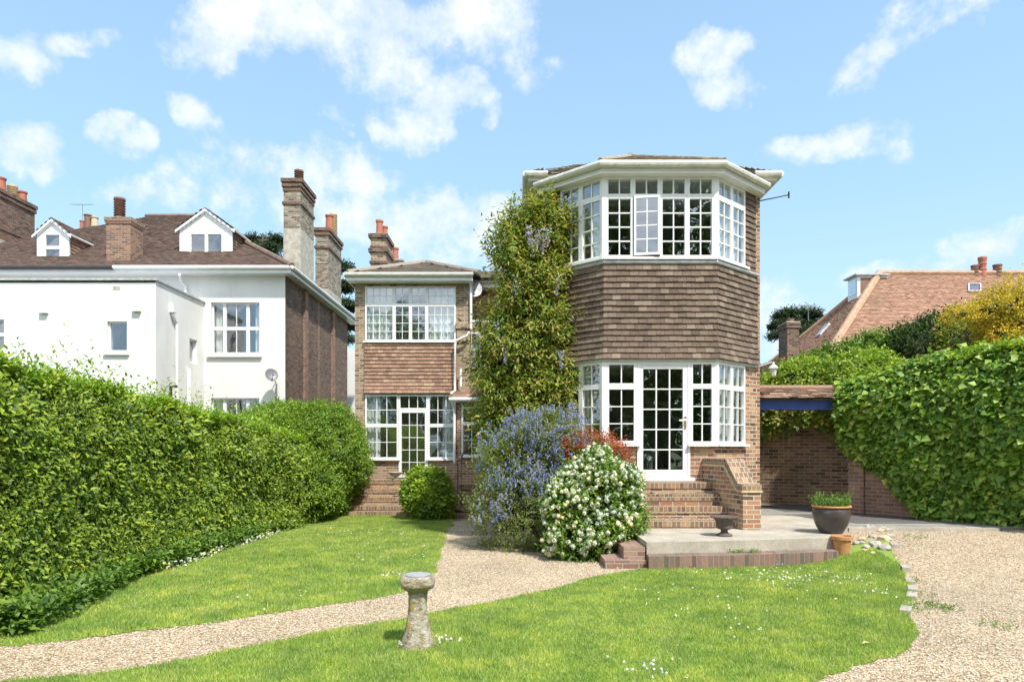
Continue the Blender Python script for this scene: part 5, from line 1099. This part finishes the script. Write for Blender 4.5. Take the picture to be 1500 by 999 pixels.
# cast iron urn
ux_, uy_ = XX(1061, 10.25), 10.25; t = thing('urn', 'dark rusty cast iron urn standing on the concrete terrace', 'urn', (ux_, uy_, .35))
mb = MB(); mb.lathe((ux_, uy_, .351), [(.115, 0), (.118, .02), (.10, .035), (.06, .05), (.048, .075), (.055, .095), (.10, .11), (.125, .13), (.118, .14), (.122, .20), (.14, .245), (.165, .265), (.195, .275), (.20, .29), (.185, .30), (.15, .295), (.12, .27), (.02, .25)], 28); mb.build('urn_body', M['iron'], t, smooth=True)
mb = MB()
for i in range(24):
    a = 2*math.pi*i/24; mb.blob((ux_+.195*math.cos(a), uy_+.195*math.sin(a), .351+.287), (.017, .017, .014), seed=i, n=6, m=4, rough=.02)
mb.build('rim_beading', M['iron'], t, smooth=True)
# big dark pot
bx, by_ = XX(1220, 10.57), 10.62; t = thing('plant_pot', 'large dark glazed round pot with a terracotta rim on the terrace corner', 'plant pot', (bx, by_, .35))
mb = MB(); mb.lathe((bx, by_, .351), [(.15, 0), (.17, .01), (.235, .13), (.275, .25), (.283, .31), (.27, .375), (.255, .395)], 32); mb.build('pot_body', M['glaze'], t, smooth=True)
mb = MB(); mb.lathe((bx, by_, .351+.396), [(.257, 0), (.285, .005), (.29, .02), (.285, .033), (.25, .035), (.24, 0)], 32); mb.build('pot_rim', M['terracotta'], t, smooth=True)
mb = MB(); mb.lathe((bx, by_, .72), [(.235, 0), (.235, .035), (.05, .05)], 20); mb.build('soil', M['soil'], t)
n = 220; a_ = RS.uniform(0, 6.3, n); r_ = .22*RS.uniform(0, 1, n)**.5; Cc = np.stack([bx+r_*np.cos(a_), by_+r_*np.sin(a_), .76+r_*0], 1); a, b, c = shoots(Cc, np.stack([np.cos(a_)*.6, np.sin(a_)*.6, np.ones(n)], 1)+RS.normal(size=(n, 3))*.3, 7, .16, .9, 0); leaf_mesh('plant', a, b, c, .05, .016, M['L_mid'], t)
tx, ty = XX(1233, 10.0), 10.0; tz = float(H(tx, ty)); t = thing('plant_pot', 'small empty orange terracotta pot below the large dark pot', 'plant pot', (tx, ty, tz))
mb = MB(); mb.lathe((tx, ty, tz), [(.098, -.02), (.10, 0), (.128, .20), (.13, .205)], 28); mb.build('pot_body', M['terracotta'], t, smooth=True)
mb = MB(); mb.lathe((tx, ty, tz+.206), [(.13, 0), (.15, .002), (.153, .05), (.148, .055), (.135, .055), (.12, .0)], 28); mb.build('pot_rim', M['terracotta'], t, smooth=False)
# stone bowl on the wing landing
ux_, uy_ = XX(579, 19.6), 19.6; t = thing('urn', 'shallow mossy stone bowl on a small foot beside the far wing door', 'urn', (ux_, uy_, .78))
mb = MB(); mb.lathe((ux_, uy_, .78), [(.10, 0), (.10, .02), (.04, .05), (.04, .08), (.14, .12), (.21, .20), (.22, .22), (.19, .22), (.05, .16)], 24); mb.build('urn_body', M['stone'], t, smooth=True)
# rockery stones and edging stones
q = random.Random(4)
for i in range(22):
    px = q.uniform(1252, 1300); py = q.uniform(785, 812); zg = .12; X_, Y_ = G(px, py, zg+.05); zg = float(H(X_, Y_)); r_ = q.uniform(.03, .085)
    mb = MB(); mb.blob((X_, Y_, zg+r_*.35), (r_*1.2, r_, r_*.7), seed=i+50, n=9, m=6, rough=.14)
    tag(mb.build('rock', M['stone'] if i % 3 else M['potbuff'], base=(X_, Y_, zg)), 'small rough rockery stone heaped beside the terrace corner and pots', 'stone', 'rockery stones by the pots')
edge_px = [(1283, 785), (1293, 793), (1301, 800), (1305, 808), (1310, 816), (1326, 834), (1333, 846), (1337, 858), (1336, 868), (1331, 880), (1327, 889)]
for i, (px, py) in enumerate(edge_px):
    X_, Y_ = G(px, py, .05); zg = float(H(X_, Y_)); nx_, ny_ = G(*edge_px[min(i+1, len(edge_px)-1)], .05) if i < len(edge_px)-1 else G(1325, 897, .05)
    px2, py2 = (G(*edge_px[i-1], .05) if i else (X_-(nx_-X_), Y_-(ny_-Y_))); uu = Vector((nx_-px2, ny_-py2)).normalized(); mb = MB(); l_ = min(.16, math.hypot(nx_-X_, ny_-Y_)*.46)
    mb.ob((X_, Y_), (uu.x, uu.y), -l_, l_, -.05, .05, zg-.03, zg+.035+.01*math.sin(i*4))
    tag(mb.build('edging_stone', M['concrete'], base=(X_, Y_, zg)), 'pale worn edging stone between the lawn and the gravel drive', 'edging stone', 'edging stones along the lawn')
# fallen leaves
M['dry'] = plain('dry_leaf', (.50, .30, .14), .8, .3, 30)
for i, (px, py) in enumerate(((1268, 945), (985, 838), (1098, 830), (1130, 835), (1225, 880), (975, 843), (935, 836), (555, 822), (905, 834), (1010, 832), (1060, 834), (1180, 823), (1075, 826), (380, 845), (725, 805))):
    X_, Y_ = G(px, py, .02); zg = float(H(X_, Y_))+.035; a = i*1.7; s_ = .03+.008*(i % 3 == 0); mb = MB()
    mb.add([(X_-s_*math.cos(a), Y_-s_*math.sin(a), zg), (X_+s_*.5*math.sin(a), Y_-s_*.5*math.cos(a), zg+.015), (X_+s_*math.cos(a), Y_+s_*math.sin(a), zg+.01), (X_-s_*.5*math.sin(a), Y_+s_*.5*math.cos(a), zg+.02)], [(0, 1, 2), (0, 2, 3)])
    tag(mb.build('fallen_leaf', M['dry'], base=(X_, Y_, zg)), 'dry curled brown leaf lying on the grass', 'leaf', 'fallen leaves on the lawn')
# daisies
Cs = []
for (px, py, n_, sp) in ((645, 942, 16, .14), (590, 950, 14, .10), (572, 845, 14, .16), (1200, 815, 50, .5), (1150, 850, 40, .5), (1240, 850, 20, .3), (960, 985, 18, .25), (1050, 915, 14, .6), (560, 820, 14, .7), (1000, 880, 18, .9), (1280, 870, 10, .3), (420, 880, 10, .6), (1100, 838, 60, 1.0), (600, 800, 30, 1.2), (520, 775, 30, 1.2)):
    X_, Y_ = G(px, py); d_ = RS.normal(size=(n_, 2))*sp*.5; Cs.append(np.stack([X_+d_[:, 0], Y_+d_[:, 1], d_[:, 0]*0+.045], 1))
C = np.concatenate(Cs); ok = np.array([tf(a, b) or tl(a, b) for a, b in C[:, :2]]); C = C[ok]; C[:, 2] += H(C[:, 0], C[:, 1])
o = blossoms('daisies', C, 5, .010, .017, M['petal_daisy'], None); tag(o, 'tiny white daisies scattered in the lawn grass', 'daisies', kind='stuff')
# weeds along the kerb and gravel
n = 260; s = RS.uniform(0, 1, n); Cc = np.stack([2.2+s*2.5, 9.55+s*.33+RS.normal(0, .03, n), .19+s*0], 1); Cc = Cc[lump(Cc, 6) > .4]
n2 = 120; e_ = np.array([G(px, py, .02) for px, py in ((1345, 870), (1350, 880), (1370, 885), (1345, 850), (1340, 812), (1350, 892), (1390, 890), (1460, 915))]); ee = e_[RS.randint(0, len(e_), n2)]+RS.normal(size=(n2, 2))*.08; C2 = np.stack([ee[:, 0], ee[:, 1], H(ee[:, 0], ee[:, 1])+.005], 1)
Cc = np.concatenate([Cc, C2]); a, b, c = shoots(Cc, np.array([0, 0, 1.])+RS.normal(size=Cc.shape)*.4, 5, .03, .9, 0); o = leaf_mesh('weeds', a, b, c, .028, .014, M['L_mid']); tag(o, 'scattered small green weeds along the kerb and gravel edge', 'weeds', kind='stuff')

# ================================================================== SKY, SUN, CAMERA
w = bpy.data.worlds.new('World'); SC.world = w; w.use_nodes = True; nt = w.node_tree; L = nt.links; bg = nt.nodes['Background']
SUN = Vector((.50, -.76, 1.32)).normalized(); el_ = math.asin(SUN.z); az = math.atan2(SUN.x, SUN.y)
sky = N(nt, 'ShaderNodeTexSky', sky_type='NISHITA'); sky.sun_disc = False; sky.sun_elevation = el_; sky.sun_rotation = az; sky.air_density = 1.0; sky.dust_density = .6; sky.ozone_density = 1.3
tc = N(nt, 'ShaderNodeTexCoord').outputs['Generated']
def vm(op, a, b=None, s=None):
    n = N(nt, 'ShaderNodeVectorMath', operation=op)
    for i, x in ((0, a), (1, b)):
        if x is None: continue
        if isinstance(x, (tuple, Vector)): n.inputs[i].default_value = tuple(x)
        else: L.new(x, n.inputs[i])
    if s is not None: n.inputs['Scale'].default_value = s
    return n
def mt(op, a, b, c=None, clamp=False):
    n = N(nt, 'ShaderNodeMath', operation=op); n.use_clamp = clamp
    for i, x in ((0, a), (1, b), (2, c)):
        if x is None: continue
        if isinstance(x, (int, float)): n.inputs[i].default_value = x
        else: L.new(x, n.inputs[i])
    return n.outputs[0]
nz = N(nt, 'ShaderNodeTexNoise'); nz.inputs['Scale'].default_value = 11; nz.inputs['Detail'].default_value = 11; nz.inputs['Roughness'].default_value = .64; L.new(tc, nz.inputs['Vector'])
wn = N(nt, 'ShaderNodeTexNoise'); wn.inputs['Scale'].default_value = 5; wn.inputs['Detail'].default_value = 5; L.new(tc, wn.inputs['Vector'])
wv_ = vm('SCALE', vm('SUBTRACT', wn.outputs['Color'], (.5, .5, .5)).outputs[0], s=.20).outputs[0]; pd = vm('ADD', tc, wv_).outputs[0]
CL = [(430, 55, 130, 55, .85), (560, 30, 150, 60, .95), (330, 95, 50, 50, .8), (330, 130, 24, 22, .6), (735, 45, 75, 60, .75), (800, 110, 55, 35, .5), (650, 172, 90, 30, 1.0), (575, 185, 50, 22, .7), (560, 110, 120, 45, .5), (180, 218, 40, 34, .85), (40, 212, 46, 38, .9), (14, 50, 50, 50, .9), (98, 248, 18, 14, .7), (305, 207, 32, 22, .85), (475, 170, 28, 14, .6), (400, 262, 90, 42, .6), (510, 245, 60, 36, .65), (340, 300, 70, 34, .45), (600, 330, 190, 50, .8), (720, 325, 85, 32, .75), (450, 322, 100, 40, .6), (200, 300, 70, 28, .5), (1065, 95, 42, 36, .9), (1100, 75, 26, 24, .7), (1078, 135, 34, 32, .8), (1335, 70, 44, 34, 1.0), (1290, 112, 50, 36, .95), (1215, 228, 100, 24, .62), (1470, 340, 80, 38, .95), (1330, 385, 80, 30, .65), (1150, 470, 120, 40, .5), (1390, 18, 80, 26, .5), (130, 45, 60, 22, .5), (1190, 440, 80, 26, .45), (1320, 8, 50, 20, .6)]
acc = None
for (px, py, rx_, ry_, s_) in CL:
    dv = Vector(((px-VX)/F, 1, (VY-py)/F)); sc_ = dv.length; dv.normalize()
    d = vm('SUBTRACT', pd, dv).outputs[0]; d = vm('MULTIPLY', d, (sc_*F/rx_*.72, sc_*F/rx_*.72, sc_*F/ry_*.72)).outputs[0]; ln = vm('LENGTH', d).outputs['Value']
    v_ = mt('MULTIPLY', mt('SUBTRACT', 1.0, ln, clamp=True), s_*1.25); acc = v_ if acc is None else mt('MAXIMUM', acc, v_)
# scattered unseen clouds behind the viewer, added as fill for the shadows
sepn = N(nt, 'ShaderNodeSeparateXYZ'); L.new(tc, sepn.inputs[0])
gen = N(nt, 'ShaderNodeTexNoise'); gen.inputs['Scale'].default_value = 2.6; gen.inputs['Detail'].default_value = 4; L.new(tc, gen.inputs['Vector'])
fill_clouds = mt('MULTIPLY', mt('MULTIPLY', sepn.outputs['Y'], -2.5, clamp=True), mt('MULTIPLY', mt('SUBTRACT', gen.outputs['Fac'], .40), 5.0, clamp=True)); acc = mt('MAXIMUM', acc, fill_clouds)
dens = mt('ADD', acc, mt('MULTIPLY', mt('SUBTRACT', nz.outputs['Fac'], .5), 3.0)); 
fac = ramp(nt, [(.10, (0, 0, 0)), (.30, (.25, .25, .25)), (.52, (.62, .62, .62)), (.95, (.97, .97, .97))]); L.new(mt('MULTIPLY', dens, mt('MULTIPLY', acc, 5.0, clamp=True)), fac.inputs[0])
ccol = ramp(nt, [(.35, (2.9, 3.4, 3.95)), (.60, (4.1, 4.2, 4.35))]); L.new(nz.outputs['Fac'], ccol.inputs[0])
# thin bright haze veil low in the sky
up = ramp(nt, [(.0, (.85, .85, .85)), (.2, (.70, .70, .70)), (.6, (.45, .45, .45))]); L.new(sepn.outputs['Z'], up.inputs[0])
veil = mixc(nt, mixc(nt, sky.outputs[0], (1.02, 1.02, .98), 1.0, 'MULTIPLY'), (1.95, 3.15, 4.35), up.outputs[0])
hz = ramp(nt, [(0, (.6, .6, .6)), (.32, (0, 0, 0))]); L.new(sepn.outputs['Z'], hz.inputs[0]); veil = mixc(nt, veil, (2.9, 3.65, 4.2), hz.outputs[0])
cmul = mt('MULTIPLY_ADD', fill_clouds, 1.3, 1.0); cb_ = vm('SCALE', ccol.outputs[0]); L.new(cmul, cb_.inputs['Scale'])  # out-of-view clouds made brighter than the rest to lift frontal shadows
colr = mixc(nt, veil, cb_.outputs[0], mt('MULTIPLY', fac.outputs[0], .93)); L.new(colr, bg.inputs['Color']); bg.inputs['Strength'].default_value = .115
sl = bpy.data.lights.new('sun', 'SUN'); sl.energy = 2.75; sl.angle = R(2.0); sl.color = (1, .95, .87); so_ = bpy.data.objects.new('sun', sl); COL.objects.link(so_); so_.location = (10, -10, 20); so_.rotation_euler = SUN.to_track_quat('Z', 'Y').to_euler()
cam = bpy.data.cameras.new('camera'); cam.sensor_width = 36; cam.lens = F/1500*36; cam.shift_x = -7/1500; cam.shift_y = (VY-499.5)/1500; cam.clip_end = 1500; cam.clip_start = .1
co = bpy.data.objects.new('camera', cam); COL.objects.link(co); co.location = (0, 0, CAMZ); co.rotation_euler = (R(90), 0, 0); SC.camera = co
SC.view_settings.view_transform = 'Standard'; SC.view_settings.look = 'None'; SC.view_settings.gamma = 1; SC.view_settings.exposure = 1.22
SC.cycles.max_bounces = 8; SC.cycles.transparent_max_bounces = 12; SC.cycles.sample_clamp_indirect = 6
for o in bpy.data.objects:
    if '_b' in o: del o['_b']
